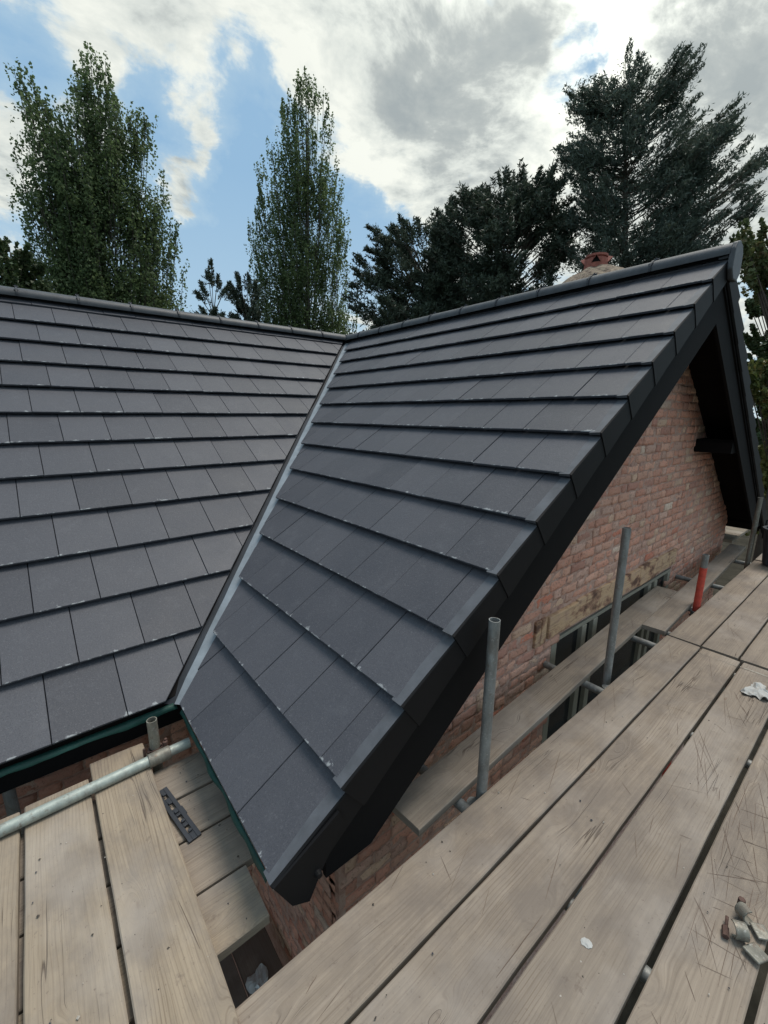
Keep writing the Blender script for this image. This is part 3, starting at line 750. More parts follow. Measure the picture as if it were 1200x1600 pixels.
edges = [(-4.863, -5.085), (-5.096, -5.321), (-5.338, -5.566), (-5.586, -5.797), (-5.816, -6.046), (-6.062, -6.285), (-6.30, -6.52)]
labs = ['grey weathered scaffold board nearest the gable wall in the near deck, standing poles behind it',
        'second near deck board from the wall with a long dark grain streak and banded end',
        'third near deck board, criss-crossed with saw scratches, white chip lying on it',
        'fourth near deck board, heavily saw scratched, grey metal coupler resting on it',
        'near deck board at the bottom right corner past the coupler board',
        'near deck board just outside the coupler board gap, one step further from wall', 'outermost near deck board furthest from the wall']
for i, (a, b) in enumerate(edges):
    board(labs[i], GA, -4.285+.03*(i % 2), -.378-.004*(i % 3), b, a, -2.8+(.0, -.003, .002, -.002, .0, 0, 0)[i], scr=(26, 16, 75, 110, 40, 20, 0)[i], seed=i+1,
          bands=[(1.94-.10, .006, 1)] if i == 1 else [(1.94-.09, .022, 1)] if i == 2 else [], dens=((-1.6, .9), (-1.2, .9), (-1.5, .75), (-2.2, .45), None, None, None)[i])
# boards behind the camera's feet, same run
labs = ['near deck board end beside wall, butting behind the viewer', 'second board of the run behind, below the viewer', 'third board of the run behind the viewer', 'fourth board of the run behind the viewer']
edges2 = [(-4.868, -5.074), (-5.086, -5.300), (-5.312, -5.535), (-5.547, -5.770), (-5.785, -6.00), (-6.02, -6.24)]
labs = ['far deck board nearest the gable wall, red pole rising at its edge', 'second far deck board from the wall, beyond the banded board end',
        'third far deck board from the wall, paler grey', 'fourth far deck board, reaching the right picture edge', 'fifth far deck board out from the wall', 'outermost far deck board']
for i, (a, b) in enumerate(edges2):
    board(labs[i], GB, -.352, 2.46+(.0 if i else .0), b, a, -2.8+(-.002, .002, 0, -.003, 0, 0)[i], scr=(10, 14, 14, 10, 0, 0)[i], seed=i+21)
GC = 'scaffold boards of the last bay beyond the bucket'
for i, (a, b) in enumerate(edges2[:4]):
    board(['board in the last bay nearest the wall, beyond the bucket', 'second board of the last bay beyond the bucket', 'third board of the last bay beyond the bucket', 'fourth board of the last bay beyond the bucket'][i], GC, 2.49, 5.9, b, a, -2.8, seed=i+31)
GI = 'inside boards between the deck and the gable wall'
# near inside board is skewed towards the wall
bl = 3.66; ang = RAD(2.9)
board('skewed inside board against the brick gable, cut end beside first pole', GI, -1.165-bl/2, -1.165+bl/2, -4.622-.093, -4.622+.093, -2.797, rotz=ang, scr=14, seed=41)
board('inside board beside red pole, starting at the step and running to the far corner', GI, -.33, 3.05, -4.755, -4.590, -2.835+.037, rotz=RAD(2.7), scr=6, seed=42)
# return run round the far corner, pale boards
for i in range(6):
    board(['pale board on the far return deck, closest to the viewer', 'second pale board on the far return deck', 'third pale board on the far return deck', 'fourth pale board on the far return deck', 'fifth pale board on the far return deck', 'last pale board on the far return deck'][i],
          'pale boards on the far return deck', 3.17+.235*i, 3.17+.235*i+.222, -4.50, -.6, -2.775, axis=1, mt='woodyellow', seed=51+i)
# left deck, boards running towards the main eaves
GL = 'left deck boards lying under the tube'
board('pale board at the left picture edge under the tube', GL, -4.478, -4.257, -6.6, -3.715, -2.762, axis=1, mt='woodyellow', seed=61, scr=4)
board('middle board of left deck with two long splits under the tube', GL, -4.240, -4.016, -6.6, -3.700, -2.762, axis=1, mt='woodyellow', seed=62, scr=8)
board('knotty board of left deck lying beside the black plastic strip', GL, -4.002, -3.778, -6.6, -3.612, -2.758, axis=1, mt='woodyellow', seed=65, scr=5)
board('hidden left deck board beyond the left picture edge', GL, -4.72, -4.495, -6.6, -3.72, -2.762, axis=1, mt='woodyellow', seed=66)
GX = 'short cross boards between left deck and gable verge'
for i, (a, b, xe, lb_) in enumerate(((-3.800, -4.016, -3.30, 'cross board closest to the brick wall, behind the black plastic strip'), (-4.030, -4.240, -3.32, 'second cross board, cracked lengthwise, beside the black plastic strip'),
                                (-4.254, -4.477, -3.30, 'third cross board with many fine splits, tucked under the roof edge'), (-4.487, -4.703, -3.597, 'shortest cross board, sawn off beside the gap under the verge foot'))):
    board(lb_, GX, -5.0, xe, b, a, -2.8006+(.0, -.002, .001, -.001)[i], mt='wood' if i != 3 else 'woodyellow', seed=71+i, scr=5)

# ------------------------------------------------------------------ tubes
def tube(name, label, a, b, mt='galv', r=.0242, cat='scaffold tube', group=None, hollow=True, seg=24):
    mb = MB(); mb.tube(a, b, r, r, seg, 0, .004 if hollow else None)
    o = mb.build(name, M[mt], None); autosmooth(o, 40)
    return tag(o, label, cat, group)
GP = 'upright scaffold standards along the gable deck'
p1 = tube('scaffold_pole', 'grey upright pole nearest the viewer, open top in front of the verge', (-2.665, -4.832, GZ), (-2.615, -4.842, -1.962), group=GP, cat='scaffold pole')
p2 = tube('scaffold_pole', 'tallest grey upright pole in front of the brick gable', (-1.315, -4.835, GZ), (-1.262, -4.80, -1.80), group=GP, cat='scaffold pole')
p4 = tube('scaffold_pole', 'grey upright pole beside the ribbed bucket at right edge', (2.375, -4.845, GZ), (2.33, -4.83, -2.035), 'galvrust', group=GP, cat='scaffold pole')
rp = empty('scaffold_pole', (.45, -4.835, GZ), 'short upright pole painted red with bare grey top', 'scaffold pole', GP)
mb = MB(); mb.tube((.45, -4.835, GZ), (.462, -4.835, -2.445), .028); autosmooth(mb.build('painted_shaft', M['red'], rp))
mb = MB(); mb.tube((.462, -4.835, -2.444), (.463, -4.835, -2.325), .026, .026, 24, 0, .004); autosmooth(mb.build('bare_top', M['galv'], rp))
GT = 'cross tubes carrying the gable deck'
for i, (xx, ya, lb_) in enumerate(((-2.723, -4.44, 'cross tube under the deck beside the nearest pole'), (-1.395, -4.43, 'cross tube under the deck beside the tallest pole'), (-.51, -4.5, 'first of two close cross tubes at the butt joint'),
                        (-.215, -4.5, 'second of two close cross tubes, under the step of the inside board'), (.47, -4.55, 'cross tube under the deck beside the red pole'), (1.30, -4.42, 'cross tube under the deck between red pole and bucket'), (2.45, -4.5, 'cross tube under the deck beside the pole at the bucket'))):
    tube('scaffold_tube', lb_, (xx-.01, -6.7, -2.8645), (xx+.01, ya, -2.8645), group=GT)
tube('scaffold_tube', 'long tube under the near deck running along the wall', (-5.2, -4.90, -2.914), (5.9, -4.90, -2.914))
tube('scaffold_tube', 'lower guard tube seen in the gap below the deck', (-5.2, -4.78, -4.05), (5.9, -4.78, -4.05))
lt = tube('scaffold_tube', 'pale green grey tube lying across the left deck boards', (-5.3, -3.845, -2.737), (-3.600, -3.790, -2.735), 'galvlight')
st = tube('scaffold_pole', 'short open-topped pole stub clamped to the tube at the left deck', (-3.742, -3.738, GZ), (-3.742, -3.738, -2.566), 'galvrust', cat='scaffold pole', r=.0230)
tube('scaffold_pole', 'dark pole in shade under the main eaves at the left edge', (-4.306, -3.47, GZ), (-4.306, -3.47, -2.801), 'galv', cat='scaffold pole')
tube('scaffold_tube', 'tube under the short cross boards at the left deck', (-3.86, -6.4, -2.8645), (-3.86, -3.5, -2.8645))
tube('scaffold_tube', 'second tube under the short cross boards', (-4.62, -6.4, -2.8645), (-4.62, -3.5, -2.8645))
# coupler on the stub: sleeve + cheeks + bolts
cp = empty('coupler', (-3.742, -3.79, -2.737), 'double coupler clamping the short pole stub to the pale tube', 'coupler')
mb = MB(); mb.tube((-3.785, -3.7955, -2.737), (-3.690, -3.7925, -2.737), .0315, .0315, 24); bevel(autosmooth(mb.build('sleeve', M['galvrust'], cp)), .003)
mb = MB(); mb.box((-3.780, -3.760, -2.757), (-3.775+.07, -3.735-.004, -2.717)); mb.tube((-3.775, -3.738, -2.735), (-3.71, -3.738, -2.735), .012, .012, 8)
mb.tube((-3.742, -3.738, -2.757), (-3.742, -3.738, -2.717), .031, .031, 20); mb.tube((-3.700, -3.752, -2.737), (-3.700, -3.752, -2.700), .012, .012, 6)
bevel(mb.build('bolted_collar', M['rust'], cp), .002)
mb = MB(); mb.tube((-3.695, -3.745, -2.73), (-3.695, -3.745, -2.692), .0065, .0065, 8); mb.tube((-3.79, -3.745, -2.74), (-3.79, -3.745, -2.70), .0065, .0065, 8); mb.build('bolt', M['rust'], cp)
def coupler(label, loc):
    c = empty('coupler', loc, label, 'coupler', 'couplers under the deck'); x, y, z = loc
    mb = MB(); mb.tube((x, y, z-.03), (x, y, z+.03), .034, .034, 18); mb.tube((x-.045, y, z), (x+.02, y, z), .011, .011, 8); autosmooth(mb.build('clamp', M['galv'], c))
    mb = MB(); mb.tube((x-.05, y-.02, z), (x-.05, y+.03, z), .007, .007, 6); mb.build('bolt', M['rust'], c)
for xx, lb_ in ((-2.665, 'coupler on the nearest pole under the deck'), (-1.312, 'coupler on the tallest pole under the deck'), (.45, 'coupler on the red pole under the deck')): coupler(lb_, (xx, -4.835, -2.89))

# ------------------------------------------------------------------ small things
# black plastic strip with slots
comb = empty('plastic_strip', (-3.748, -4.105, -2.796), 'black slotted plastic strip lying on the cross boards', 'plastic strip')
mb = MB(); Mx = Matrix.Translation((-3.742, -4.108, -2.797)) @ Matrix.Rotation(RAD(-80.5), 4, 'Z')
Lc, Wc = .335, .052
mb.box((-Lc/2, -Wc/2, 0), (Lc/2, -Wc/2+.017, .009), 0, Mx); mb.box((-Lc/2, Wc/2-.017, 0), (Lc/2, Wc/2, .009), 0, Mx)
for i, t in enumerate((-.5, -.39, -.22, -.16, -.02, .10, .17, .30, .36, .5)):
    if i % 2 == 0: a = t*Lc; b = (-.39, -.16, .10, .30, .5)[i//2]*Lc; a = (-.5, -.30, -.08, .17, .37)[i//2]*Lc; b = a+(.035, .03, .045, .03, .045)[i//2]; b = min(b, Lc/2); mb.box((a, -Wc/2+.0171, .0004), (b, Wc/2-.0171, .0085), 0, Mx)
bevel(mb.build('slotted_body', M['plastic'], comb), .0015)
mb = MB()
for i in range(5): mb.box((-.13+i*.062, -.008, .009), (-.118+i*.062, .006, .016), 0, Mx)
mb.box((-.02, Wc/2, .001), (.03, Wc/2+.004, .007), 0, Mx); mb.build('lug', M['plastic'], comb)
# loose swivel coupler on the fourth board
lc = empty('loose_coupler', (-2.40, -5.745, -2.80), 'loose grey metal swivel coupler lying on the scratched board', 'coupler')
def saddle(Mx, r=.025, wd=.046, a0=20, a1=250, th=.006):
    mb = MB(); n = 16; V = []
    for i in range(n+1):
        t = RAD(a0+(a1-a0)*i/n)
        for rr_ in (r, r+th):
            for h in (-wd/2, wd/2): V.append(Mx @ Vector((math.cos(t)*rr_, math.sin(t)*rr_, h)))
    fs = []
    for i in range(n):
        b = i*4
        for q in ((0, 1), (1, 3), (3, 2), (2, 0)): fs.append((b+q[0], b+q[1], b+4+q[1], b+4+q[0]))
    fs += [(0, 2, 3, 1), (n*4, n*4+1, n*4+3, n*4+2)]; mb.add(V, fs); return mb
B0 = Vector((-2.40, -5.745, -2.80))
A_ = Matrix.Translation(B0+Vector((-.035, .015, .034))) @ Matrix.Rotation(RAD(35), 4, 'Z') @ Matrix.Rotation(RAD(90), 4, 'X') @ Matrix.Rotation(RAD(20), 4, 'Z')
B_ = Matrix.Translation(B0+Vector((.060, .012, .036))) @ Matrix.Rotation(RAD(-40), 4, 'Z') @ Matrix.Rotation(RAD(80), 4, 'X') @ Matrix.Rotation(RAD(60), 4, 'Z')
o = saddle(A_).build('saddle', M['galvrust'], lc); bevel(o, .0015); autosmooth(o, 35)
o = saddle(B_).build('saddle', M['galvrust'], lc); bevel(o, .0015); autosmooth(o, 35)
mb = MB(); mb.box((-.040, -.030, 0), (.036, .030, .012), 0, Matrix.Translation(B0+Vector((-.055, -.045, .004))) @ Matrix.Rotation(RAD(-20), 4, 'Z') @ Matrix.Rotation(RAD(12), 4, 'Y'))
mb.box((-.03, -.026, 0), (.03, .026, .010), 0, Matrix.Translation(B0+Vector((.045, -.04, .010))) @ Matrix.Rotation(RAD(40), 4, 'Z')); bevel(mb.build('flap', M['galvrust'], lc), .005, 3)
mb = MB(); mb.tube(B0+Vector((-.085, .045, .012)), B0+Vector((-.045, .055, .014)), .0125, .0125, 6); mb.tube(B0+Vector((-.06, .05, .013)), B0+Vector((.0, .06, .02)), .006, .006, 10)
mb.build('bolt', M['rust'], lc); mb = MB(); mb.tube(B0+Vector((.085, .035, .03)), B0+Vector((.085, .035, .065)), .013, .013, 6); mb.build('bolt', M['rust'], lc)
lc.scale = (.82, .82, .82)
# tissue, white chip, crumpled leaf, scraps
def crumple(name, label, cat, loc, rx, ry, h, mt, seed, res=9, lobes=3):
    V = []; fs = []; n = res
    for i in range(n+1):
        for j in range(n+1):
            u = i/n*2-1; v = j/n*2-1; rr_ = max(abs(u), abs(v)); a = math.atan2(v, u); k = 1+.28*math.sin(a*lobes+seed)+.15*noise.noise(Vector((u*3, v*3, seed)))
            q = (u*u+v*v)**.5 or 1; x = u/q*rr_*k*rx; y = v/q*rr_*k*ry
            z = h*(.5+.9*abs(noise.noise(Vector((u*1.7, v*1.7, seed+4))))-.45*rr_)
            V.append((x, y, max(z, .001)))
    for i in range(n):
        for j in range(n): fs.append((i*(n+1)+j, (i+1)*(n+1)+j, (i+1)*(n+1)+j+1, i*(n+1)+j+1))
    o = mesh_obj(name, V, fs, M[mt] if isinstance(mt, str) else mt, None); o.location = loc
    md = o.modifiers.new('t', 'SOLIDIFY'); md.thickness = .0012
    return tag(o, label, cat)
crumple('crumpled_tissue', 'crumpled white tissue on the boards near the butt joint', 'tissue', (-.745, -5.475, -2.797), .10, .062, .05, 'paper', 1.2)
crumple('paint_chip', 'small white chip lying on the third near deck board', 'chip', (-2.835, -5.428, -2.797),   .019, .013, .005, 'paper', 4.4, 6, 2)
crumple('dead_leaf', 'curled grey leaf on the inside board under the verge', 'leaf', (-2.72, -4.52, -2.795), .045, .022, .03, simple('leaf_grey', (.16, .14, .11), .8), 5.5, 7, 2)
crumple('paper_scrap', 'white paper scrap near the coupler at the right edge', 'paper scrap', (-2.10, -5.80, -2.797), .03, .012, .01, 'paper', 2.1, 5, 3)
# bucket with ribs
bk_ = empty('bucket', (2.40, -5.10, -2.8), 'black ribbed bucket standing on the far deck at right edge', 'bucket')
bx_, by_ = 2.385, -5.085
mb = MB(); nA = 64; V = []; prof = [(.125, .0), (.175, .42)]
lev = [(0, .128), (.02, .132), (.20, .150), (.40, .172), (.42, .174)]
for h, r_ in lev:
    for j in range(nA): t = 2*math.pi*j/nA; rr_ = r_*(1+(.035 if j % 4 < 2 else -.03)*(.0 if h in (0, .42) else 1)); V.append((bx_+rr_*math.cos(t), by_+rr_*math.sin(t), -2.798+h))
for h, r_ in ((.42, .160), (.03, .118)):
    for j in range(nA): t = 2*math.pi*j/nA; V.append((bx_+r_*math.cos(t), by_+r_*math.sin(t), -2.798+h))
K = len(lev)+2
fs = [(i*nA+j, i*nA+(j+1) % nA, (i+1)*nA+(j+1) % nA, (i+1)*nA+j) for i in range(K-1) for j in range(nA)]; fs += [tuple(range(nA-1, -1, -1)), tuple(range((K-1)*nA, K*nA))]
mb.add(V, fs); mb.build('tub', M['plastic'], bk_)
mb = MB(); nn = 40
for a, b in (((.174, .40), (.190, .405)), ((.190, .405), (.190, .43)), ((.190, .43), (.160, .43))):
    V = []
    for r_, h in (a, b):
        for j in range(nn): t = 2*math.pi*j/nn; V.append((bx_+r_*math.cos(t), by_+r_*math.sin(t), -2.798+h))
    mb.add(V, [(j, (j+1) % nn, (j+1) % nn+nn, j+nn) for j in range(nn)])
mb.build('rim', M['plastic'], bk_)
# grit: crumbs of mortar, sawdust and slate lying about the decks
gr = MB(); rg_ = random.Random(99)
for _ in range(260):
    if rg_.random() < .80: x_, y_, z_ = rg_.uniform(-4.2, 2.4), rg_.uniform(-6.0, -4.9), -2.7975
    elif rg_.random() < .8: x_, y_, z_ = rg_.uniform(-4.45, -3.8), rg_.uniform(-5.0, -3.9), -2.7585
    else: x_, y_, z_ = rg_.uniform(-3.7, -3.6), rg_.uniform(-4.7, -3.82), -2.798
    if any(abs(y_-e) < .022 for e in (-5.09, -5.33, -5.576, -5.806)) and z_ < -2.79: continue
    r_ = rg_.choice((.002, .0025, .003, .0045)); mi_ = rg_.choice((0, 0, 1, 2))
    vs_ = [Vector((x_+r_*math.cos(t+rg_.uniform(-.4, .4))*rg_.uniform(.6, 1.5), y_+r_*math.sin(t)*rg_.uniform(.6, 1.4), z_)) for t in (0, 1.6, 3.1, 4.7)]+[Vector((x_, y_, z_+r_*.8))]
    gr.add(vs_, [(0, 1, 4), (1, 2, 4), (2, 3, 4), (3, 0, 4)], mi_)
tag(gr.build('grit', [simple('grit_dark', (.07, .06, .05), .9), simple('grit_pale', (.42, .38, .33), .9), simple('grit_slate', (.06, .06, .07), .7)]), 'scattered grit and sawdust crumbs on the boards', 'grit', None, 'stuff')
# lower lift glimpsed through the gaps
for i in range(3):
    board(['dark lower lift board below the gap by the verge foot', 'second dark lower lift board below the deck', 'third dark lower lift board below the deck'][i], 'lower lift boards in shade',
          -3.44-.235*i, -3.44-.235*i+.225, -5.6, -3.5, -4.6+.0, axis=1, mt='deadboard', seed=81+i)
crumple('rubble_sack', 'white plastic sack on the lower lift, seen through the gap below the shortest cross board', 'sack', (-3.37, -3.84, -4.598), .06, .10, .03, 'sack', 6.0, 8, 3)

# ------------------------------------------------------------------ trees
def at(px, py, Dist):
    d = ray(px, py); k = Dist/math.hypot(d.x, d.y); return CAM+d*k
def inside(poly, x, y):
    c = False; n = len(poly)
    for i in range(n):
        x1, y1 = poly[i]; x2, y2 = poly[(i+1) % n]
        if (y1 > y) != (y2 > y) and x < (x2-x1)*(y-y1)/(y2-y1)+x1: c = not c
    return c
def limb(mb, pts, r0, r1, seg=6):
    n = len(pts); V = []; fs = []
    for i, p in enumerate(pts):
        d = (pts[min(i+1, n-1)]-pts[max(i-1, 0)]).normalized(); x = d.orthogonal().normalized(); y = d.cross(x); r = r0+(r1-r0)*i/(n-1)
        for j in range(seg): t = 2*math.pi*j/seg; V.append(p+(x*math.cos(t)+y*math.sin(t))*r)
    for i in range(n-1):
        for j in range(seg): fs.append((i*seg+j, i*seg+(j+1) % seg, (i+1)*seg+(j+1) % seg, (i+1)*seg+j))
    mb.add(V, fs)
def bez(a, b, c, n):
    return [a*(1-t)**2+b*2*t*(1-t)+c*t*t for t in [i/n for i in range(n+1)]]
def tree(name, label, cat, outline, tips, Dist, bx, style, seed, fmat, bark, depth=1.0, group=None):
    """outline: silhouette the crown fills, read off the photograph; real distance, real depth."""
    rg = np.random.default_rng(seed); rr = random.Random(seed)
    base = at(bx, 540, Dist); base.z = GZ
    vd = Vector((base.x-CAM.x, base.y-CAM.y, 0)).normalized(); lat = Vector((vd.y, -vd.x, 0))
    def W(px, py):           # photograph point -> point of the crown's vertical mid-plane
        d = ray(px, py); k = (base-CAM).dot(vd)/d.dot(vd); return CAM+d*k
    pts = [W(*q) for q in outline]; P2 = [((p-base).dot(lat), p.z-GZ) for p in pts]
    def span(z):
        xs_ = []
        for i in range(len(P2)):
            (x1, y1), (x2, y2) = P2[i], P2[(i+1) % len(P2)]
            if (y1 > z) != (y2 > z): xs_.append(x1+(x2-x1)*(z-y1)/(y2-y1))
        return (min(xs_), max(xs_)) if xs_ else (0, 0)
    zs = [q[1] for q in P2]; zmin, zmax = min(zs), max(zs); xmin = min(q[0] for q in P2); xmax = max(q[0] for q in P2)
    root = empty(name, base, label, cat, group)
    tb = MB(); S = style; H = zmax
    cen = []; dirs = []
    tgt = []
    for t in tips:
        p = W(*t); tgt.append(((p-base).dot(lat), rr.uniform(-.5, .5), p.z-GZ))
    k = 0
    while len(tgt) < S['n'] and k < 20000:
        k += 1; x = rr.uniform(xmin, xmax); z = rr.uniform(zmin, zmax)
        if not inside(P2, x, z): continue
        a, b = span(z); hw = (b-a)/2; cx = (a+b)/2; dm = math.sqrt(max(0, 1-((x-cx)/max(hw, .01))**2))*hw*depth
        tgt.append((x, rr.uniform(-1, 1)*dm, z))
    topx = max(P2, key=lambda q: q[1])[0]
    # trunk
    def tr(z): return Vector((topx*(z/H)**1.5*S.get('lean', 1.0), 0, z))
    tp = [tr(H*S['trunk']*i/10) for i in range(11)]
    L3 = lambda v: base+lat*v[0]+vd*v[1]+Vector((0, 0, v[2]))
    limb(tb, [L3(p) for p in tp], S['r'], .03, 10)
    for ki, (x, y, z) in enumerate(tgt):
        nf = S.get('nf', (.75, .3, .45))
        if noise.noise(Vector((x*nf[0]+seed, y*nf[1], z*nf[2]))) < S.get('gap', -.12) and ki >= len(tips): continue
        tip = Vector((x, y, z)); hd = math.hypot(x-tr(z)[0], y)
        if S['kind'] == 'poplar': z0 = max(.06*H, z-hd*2.6-rr.uniform(.10, .38)*H); up = .55
        elif S['kind'] == 'cypress': z0 = max(.1*H, z-hd*rr.uniform(.35, .75)); up = .15
        elif S['kind'] == 'pine': z0 = max(.2*H, z-hd*rr.uniform(.4, .9)-.4); up = .1
        else: z0 = max(.15*H, z-hd*1.2-1); up = .3
        z0 = min(z0, H*S['trunk']*.98)
        a = tr(z0); md = (a+tip)/2; md = md+Vector((0, 0, (-1 if S['kind'] in ('poplar',) else .3)*hd*.25)); 
        if S['kind'] == 'poplar': md = Vector((a.x+(tip.x-a.x)*.72, a.y+(tip.y-a.y)*.72, a.z+(tip.z-a.z)*.45))
        if S['kind'] == 'cypress': md = Vector((a.x+(tip.x-a.x)*.6, a.y+(tip.y-a.y)*.6, a.z+(tip.z-a.z)*.35))
        cur = bez(a, md, tip, 8)
        limb(tb, [L3(p) for p in cur], S['br']*rr.uniform(.6, 1.2), .012, 5)
        ln = (tip-a).length; nc = max(2, int(ln*S['leafspan']/S['step']))
        for i in range(nc):
            t = 1-(i/nc)*S['leafspan']; p = a*(1-t)**2+md*2*t*(1-t)+tip*t*t
            d = ((tip-md)*t+(md-a)*(1-t)).normalized()
            if 'cgap' in S and t < .9 and noise.noise(Vector((p[0]*.8+seed*3, p[1]*.35, p[2]*.42))) < S['cgap']: continue
            sp = S['cl']*(1-.75*max(0, (t-.55)/.45))*rr.uniform(.7, 1.2)
            cen.append(list(p)+[sp]); dirs.append(list(d))
    cen = np.array(cen); dirs = np.array(dirs); nl = S['leaves']
    m_ = S.get('sub', 4); cen = np.repeat(cen, m_, 0); dirs = np.repeat(dirs, m_, 0)
    cen[:, :3] += rg.standard_normal((len(cen), 3))*cen[:, 3:4]*S.get('puff', 1.0)*np.array(S['sq'])
    cen[:, 3] *= S.get('tight', .45)
    per = nl//len(cen)+1
    c = np.repeat(cen, per, 0); dr = np.repeat(dirs, per, 0); n = len(c)
    off = rg.standard_normal((n, 3))*c[:, 3:4]*np.array(S['sq'])
    pos = c[:, :3]+off+dr*rg.uniform(-.6, .6, (n, 1))*S['step']
    # keep within the silhouette, with a ragged fringe
    lo = zmin-.5
    keep = pos[:, 2] > lo
    keep &= rg.random(n) < .97
    pos = pos[keep]; dr = dr[keep]; off = off[keep]; n = len(pos)
    # leaf axes
    if S['kind'] in ('poplar', 'broad'):
        a1 = rg.standard_normal((n, 3)); a1 /= np.linalg.norm(a1, axis=1, keepdims=True)
        a2 = np.cross(a1, rg.standard_normal((n, 3))); a2 /= np.linalg.norm(a2, axis=1, keepdims=True)
        s1 = S['size']*rg.uniform(.6, 1.25, (n, 1)); s2 = s1*.8
    else:
        a1 = dr*S.get('along', 1.0)+off/(np.linalg.norm(off, axis=1, keepdims=True)+1e-6)*S.get('spread', .8)+rg.standard_normal((n, 3))*S.get('jr', .35)+np.array([0, 0, S.get('upb', .3)])
        a1 /= np.linalg.norm(a1, axis=1, keepdims=True)
        a2 = np.cross(a1, rg.standard_normal((n, 3))); a2 /= np.linalg.norm(a2, axis=1, keepdims=True)
        s1 = S['size']*rg.uniform(.6, 1.3, (n, 1)); s2 = s1*S.get('asp', .3)
    q = np.stack([pos-a1*s1*.5, pos+a2*s2*.5, pos+a1*s1*.5, pos-a2*s2*.5], 1)      # diamond leaves
    bs = np.array([[lat.x, lat.y, 0], [vd.x, vd.y, 0], [0, 0, 1]]); q = q@bs+np.array(base)
    me = bpy.data.meshes.new('crown'); me.vertices.add(4*n); me.vertices.foreach_set('co', q.reshape(-1).astype(np.float32))
    me.loops.add(4*n); me.loops.foreach_set('vertex_index', np.arange(4*n, dtype=np.int32))
    me.polygons.add(n); me.polygons.foreach_set('loop_start', np.arange(0, 4*n, 4, dtype=np.int32)); me.polygons.foreach_set('loop_total', np.full(n, 4, np.int32))
    me.materials.append(fmat); me.update(calc_edges=True)
    o = bpy.data.objects.new('crown', me); COL.objects.link(o); o.parent = root; o.matrix_parent_inverse = Matrix.Translation(-base)
    tb.build('trunk', bark, root, True)
    return root
POP = dict(kind='poplar', n=400, trunk=.9, r=.30, br=.014, leafspan=.66, step=.40, cl=.50, leaves=150000, size=.118, gap=-.3, cgap=-.15, sq=(1, 1, 1.25), sub=4, tight=.27)
f_pop = foliage_mat('poplar_leaves', (.088, .135, .058), (.135, .19, .08), (.18, .22, .11), .55)
f_pop2 = foliage_mat('poplar_leaves_green', (.092, .14, .058), (.14, .195, .08), (.19, .225, .11), .55)
f_cyp = foliage_mat('cypress_sprays', (.070, .095, .078), (.10, .13, .10), (.11, .14, .09), .3)
f_pin = foliage_mat('pine_needles', (.045, .062, .046), (.066, .090, .062), (.09, .12, .075), .22)
f_yel = foliage_mat('turning_leaves', (.10, .13, .035), (.17, .17, .05), (.24, .17, .06), .3)
f_brn = foliage_mat('brown_green_leaves', (.08, .11, .04), (.13, .14, .055), (.20, .14, .07), .3)
f_gre = foliage_mat('dark_broad_leaves', (.035, .06, .022), (.055, .085, .03), (.09, .10, .04), .25)
GTz = 'trees behind the roof'
tree('poplar_tree', 'broad many-stemmed poplar at left with three uneven tops', 'tree',
     [(22, 116), (45, 120), (70, 150), (88, 190), (108, 160), (122, 85), (150, 95), (175, 125), (190, 180), (212, 175), (235, 200), (240, 250), (262, 300), (262, 340), (280, 380), (292, 440), (300, 560), (110, 560), (70, 440), (40, 380), (24, 285), (45, 250), (30, 190)],
     [(24, 118), (47, 116), (36, 135), (60, 140), (127, 84), (150, 95), (165, 108), (118, 130), (215, 178), (232, 195), (110, 170), (95, 185), (178, 150), (256, 275), (25, 285), (24, 178+60), (275, 355), (288, 420), (60, 175), (80, 190), (70, 165), (142, 100), (135, 120), (222, 200), (205, 205)],
     25, 175, POP, 3, f_pop, M['barkpale'], .5, GTz)
tree('poplar_tree', 'single spire-shaped poplar in the middle above the valley', 'tree',
     [(478, 112), (498, 135), (512, 185), (520, 230), (530, 270), (537, 320), (545, 380), (550, 430), (556, 480), (552, 580), (410, 580), (388, 430), (386, 360), (400, 290), (402, 255), (420, 240), (428, 180), (440, 165), (455, 170), (460, 130)],
     [(478, 112), (470, 122), (488, 122), (498, 140), (440, 170), (448, 185), (510, 180), (518, 190), (527, 250), (402, 262), (390, 345), (531, 300), (540, 370), (452, 160), (482, 130), (465, 140), (505, 160), (425, 230)],
     27, 478, dict(POP, n=320, leaves=105000, cl=.40, size=.115), 5, f_pop2, M['barkpale'], .5, GTz)
PINE = dict(kind='pine', n=120, trunk=.85, r=.3, br=.025, leafspan=.36, step=.34, cl=.36, sub=5, leaves=60000, size=.19, sq=(1.1, 1.1, .9), asp=.28, along=.2, spread=1.2, upb=.4, tight=.35)
tree('pine_tree', 'dark bushy pine left of the tall dark pine', 'tree',
     [(560, 400), (575, 390), (590, 362), (602, 372), (620, 355), (650, 362), (662, 350), (680, 345), (700, 360), (720, 420), (725, 560), (560, 560), (545, 470)],
     [(578, 392), (583, 362), (612, 355), (628, 352), (655, 350), (680, 337), (640, 360), (600, 375), (560, 410), (690, 345)],
     22, 640, dict(PINE, n=260, leaves=70000), 7, f_pin, M['bark'], .9, GTz)
tree('pine_tree', 'tall dark pine with a knobbly top beside the cypress', 'tree',
     [(672, 345), (690, 345), (700, 325), (730, 315), (750, 305), (770, 300), (785, 285), (805, 275), (830, 290), (862, 268), (885, 280), (895, 330), (900, 430), (900, 540), (650, 540), (655, 420)],
     [(690, 340), (710, 322), (735, 312), (752, 305), (778, 290), (800, 280), (815, 273), (842, 290), (862, 270), (880, 275), (760, 305), (725, 320), (790, 282)],
     21, 790, dict(PINE, n=450, leaves=120000), 9, f_pin, M['bark'], .8, GTz)
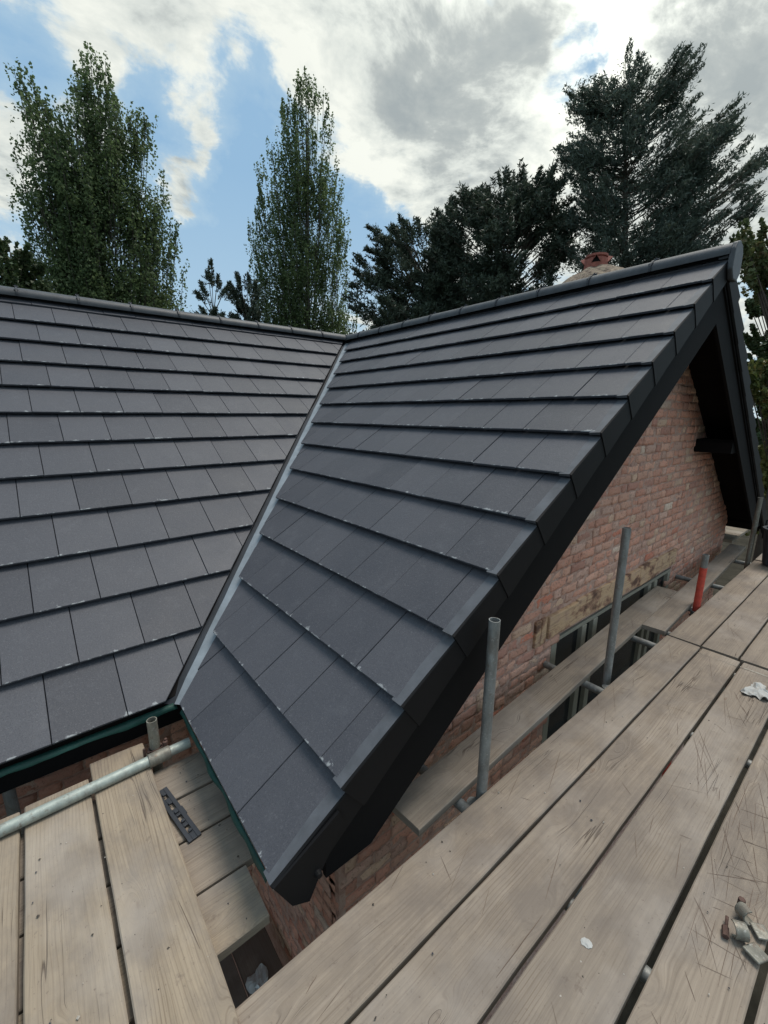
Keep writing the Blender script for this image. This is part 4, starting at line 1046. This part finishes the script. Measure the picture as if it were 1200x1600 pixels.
tree('conifer', 'small pointed conifer above the ridge between the poplars', 'tree',
     [(330, 414), (342, 430), (352, 450), (362, 520), (300, 520), (310, 455), (320, 435)], [(330, 413), (325, 430), (340, 432), (310, 462), (352, 452), (316, 448)],
     24, 330, dict(PINE, n=70, leaves=14000, size=.17, cl=.22, along=.9, upb=-.2), 11, f_pin, M['bark'], .9, GTz)
tree('conifer', 'small round-topped dark conifer against the middle poplar', 'tree',
     [(372, 432), (388, 432), (402, 450), (412, 540), (350, 540), (358, 450)], [(372, 432), (386, 432), (362, 445), (398, 446)],
     24.5, 380, dict(PINE, n=80, leaves=16000, size=.17, cl=.24), 12, f_pin, M['bark'], .9, GTz)
CYP = dict(kind='cypress', n=520, trunk=.93, r=.30, br=.02, leafspan=.72, step=.36, cl=.36, sub=4, leaves=175000, size=.145, gap=-.3, cgap=-.22, sq=(1.2, 1.2, .6), asp=.26, tight=.33, along=.5, jr=.6, spread=.5, upb=.15, lean=1.0)
tree('cypress_tree', 'large ragged cypress with several leaning tops at right', 'tree',
     [(975, 92), (1000, 100), (1003, 140), (1015, 175), (1040, 120), (1062, 88), (1085, 100), (1082, 145), (1060, 185), (1050, 215), (1080, 195), (1125, 190), (1150, 180), (1148, 215), (1165, 250), (1195, 240), (1190, 275), (1180, 330), (1150, 350), (1140, 400), (1120, 560), (880, 560), (870, 420), (885, 330), (925, 300), (875, 260), (880, 220), (925, 195), (890, 160), (915, 150), (950, 120)],
     [(978, 90), (995, 95), (985, 110), (955, 120), (945, 135), (900, 160), (893, 158), (920, 152), (1070, 86), (1080, 100), (1045, 120), (1088, 112), (1025, 165), (1150, 180), (1130, 195), (1078, 192), (1195, 242), (1180, 255), (1160, 235), (880, 222), (877, 245), (1060, 150), (1085, 150), (1100, 200), (1175, 300), (1185, 285), (1180, 320), (890, 270), (905, 175), (1068, 170), (1035, 140), (990, 130), (1005, 120)],
     20, 1000, CYP, 13, f_cyp, M['bark'], .8, GTz)
tree('broadleaf_tree', 'low dark leafy tree at the left edge behind the ridge', 'tree',
     [(-60, 400), (15, 380), (35, 400), (62, 428), (85, 450), (92, 520), (-60, 520)], [(15, 379), (35, 402), (5, 400), (60, 425), (82, 445)],
     19, 0, dict(POP, kind='broad', n=60, leaves=22000, size=.13, cl=.3, sq=(1, 1, .8)), 15, f_gre, M['bark'], .9, GTz)
tree('broadleaf_tree', 'thin tree at right edge with sparse brownish leaves beside the apex', 'tree',
     [(1150, 370), (1200, 330), (1290, 300), (1330, 500), (1250, 560), (1170, 440)], [(1150, 378), (1160, 400), (1175, 430), (1168, 360), (1190, 345), (1185, 460), (1172, 420), (1195, 400), (1165, 385), (1180, 445), (1170, 405)],
     10, 1260, dict(POP, kind='broad', n=60, leaves=9000, size=.085, cl=.13, br=.012, r=.07, gap=-.9, step=.2, leafspan=.5, sq=(1, 1, .5)), 17, f_brn, M['bark'], .8, GTz)
tree('broadleaf_tree', 'dark green tree seen in the gap right of the gable', 'tree',
     [(1170, 470), (1240, 430), (1340, 440), (1360, 700), (1180, 720)], [(1172, 480), (1185, 475), (1198, 470)],
     17, 1270, dict(POP, kind='broad', n=90, leaves=40000, size=.13, cl=.3, trunk=.7, sq=(1, 1, .8)), 19, f_gre, M['bark'], .8, GTz)
tree('broadleaf_tree', 'yellowing shrub-like tree low at the right edge beside the verge', 'tree',
     [(1170, 590), (1230, 560), (1340, 580), (1360, 800), (1180, 800)], [(1172, 600), (1185, 590)],
     12, 1270, dict(POP, kind='broad', n=70, leaves=36000, size=.10, cl=.25, trunk=.7, sq=(1, 1, .8)), 21, f_yel, M['bark'], .8, GTz)
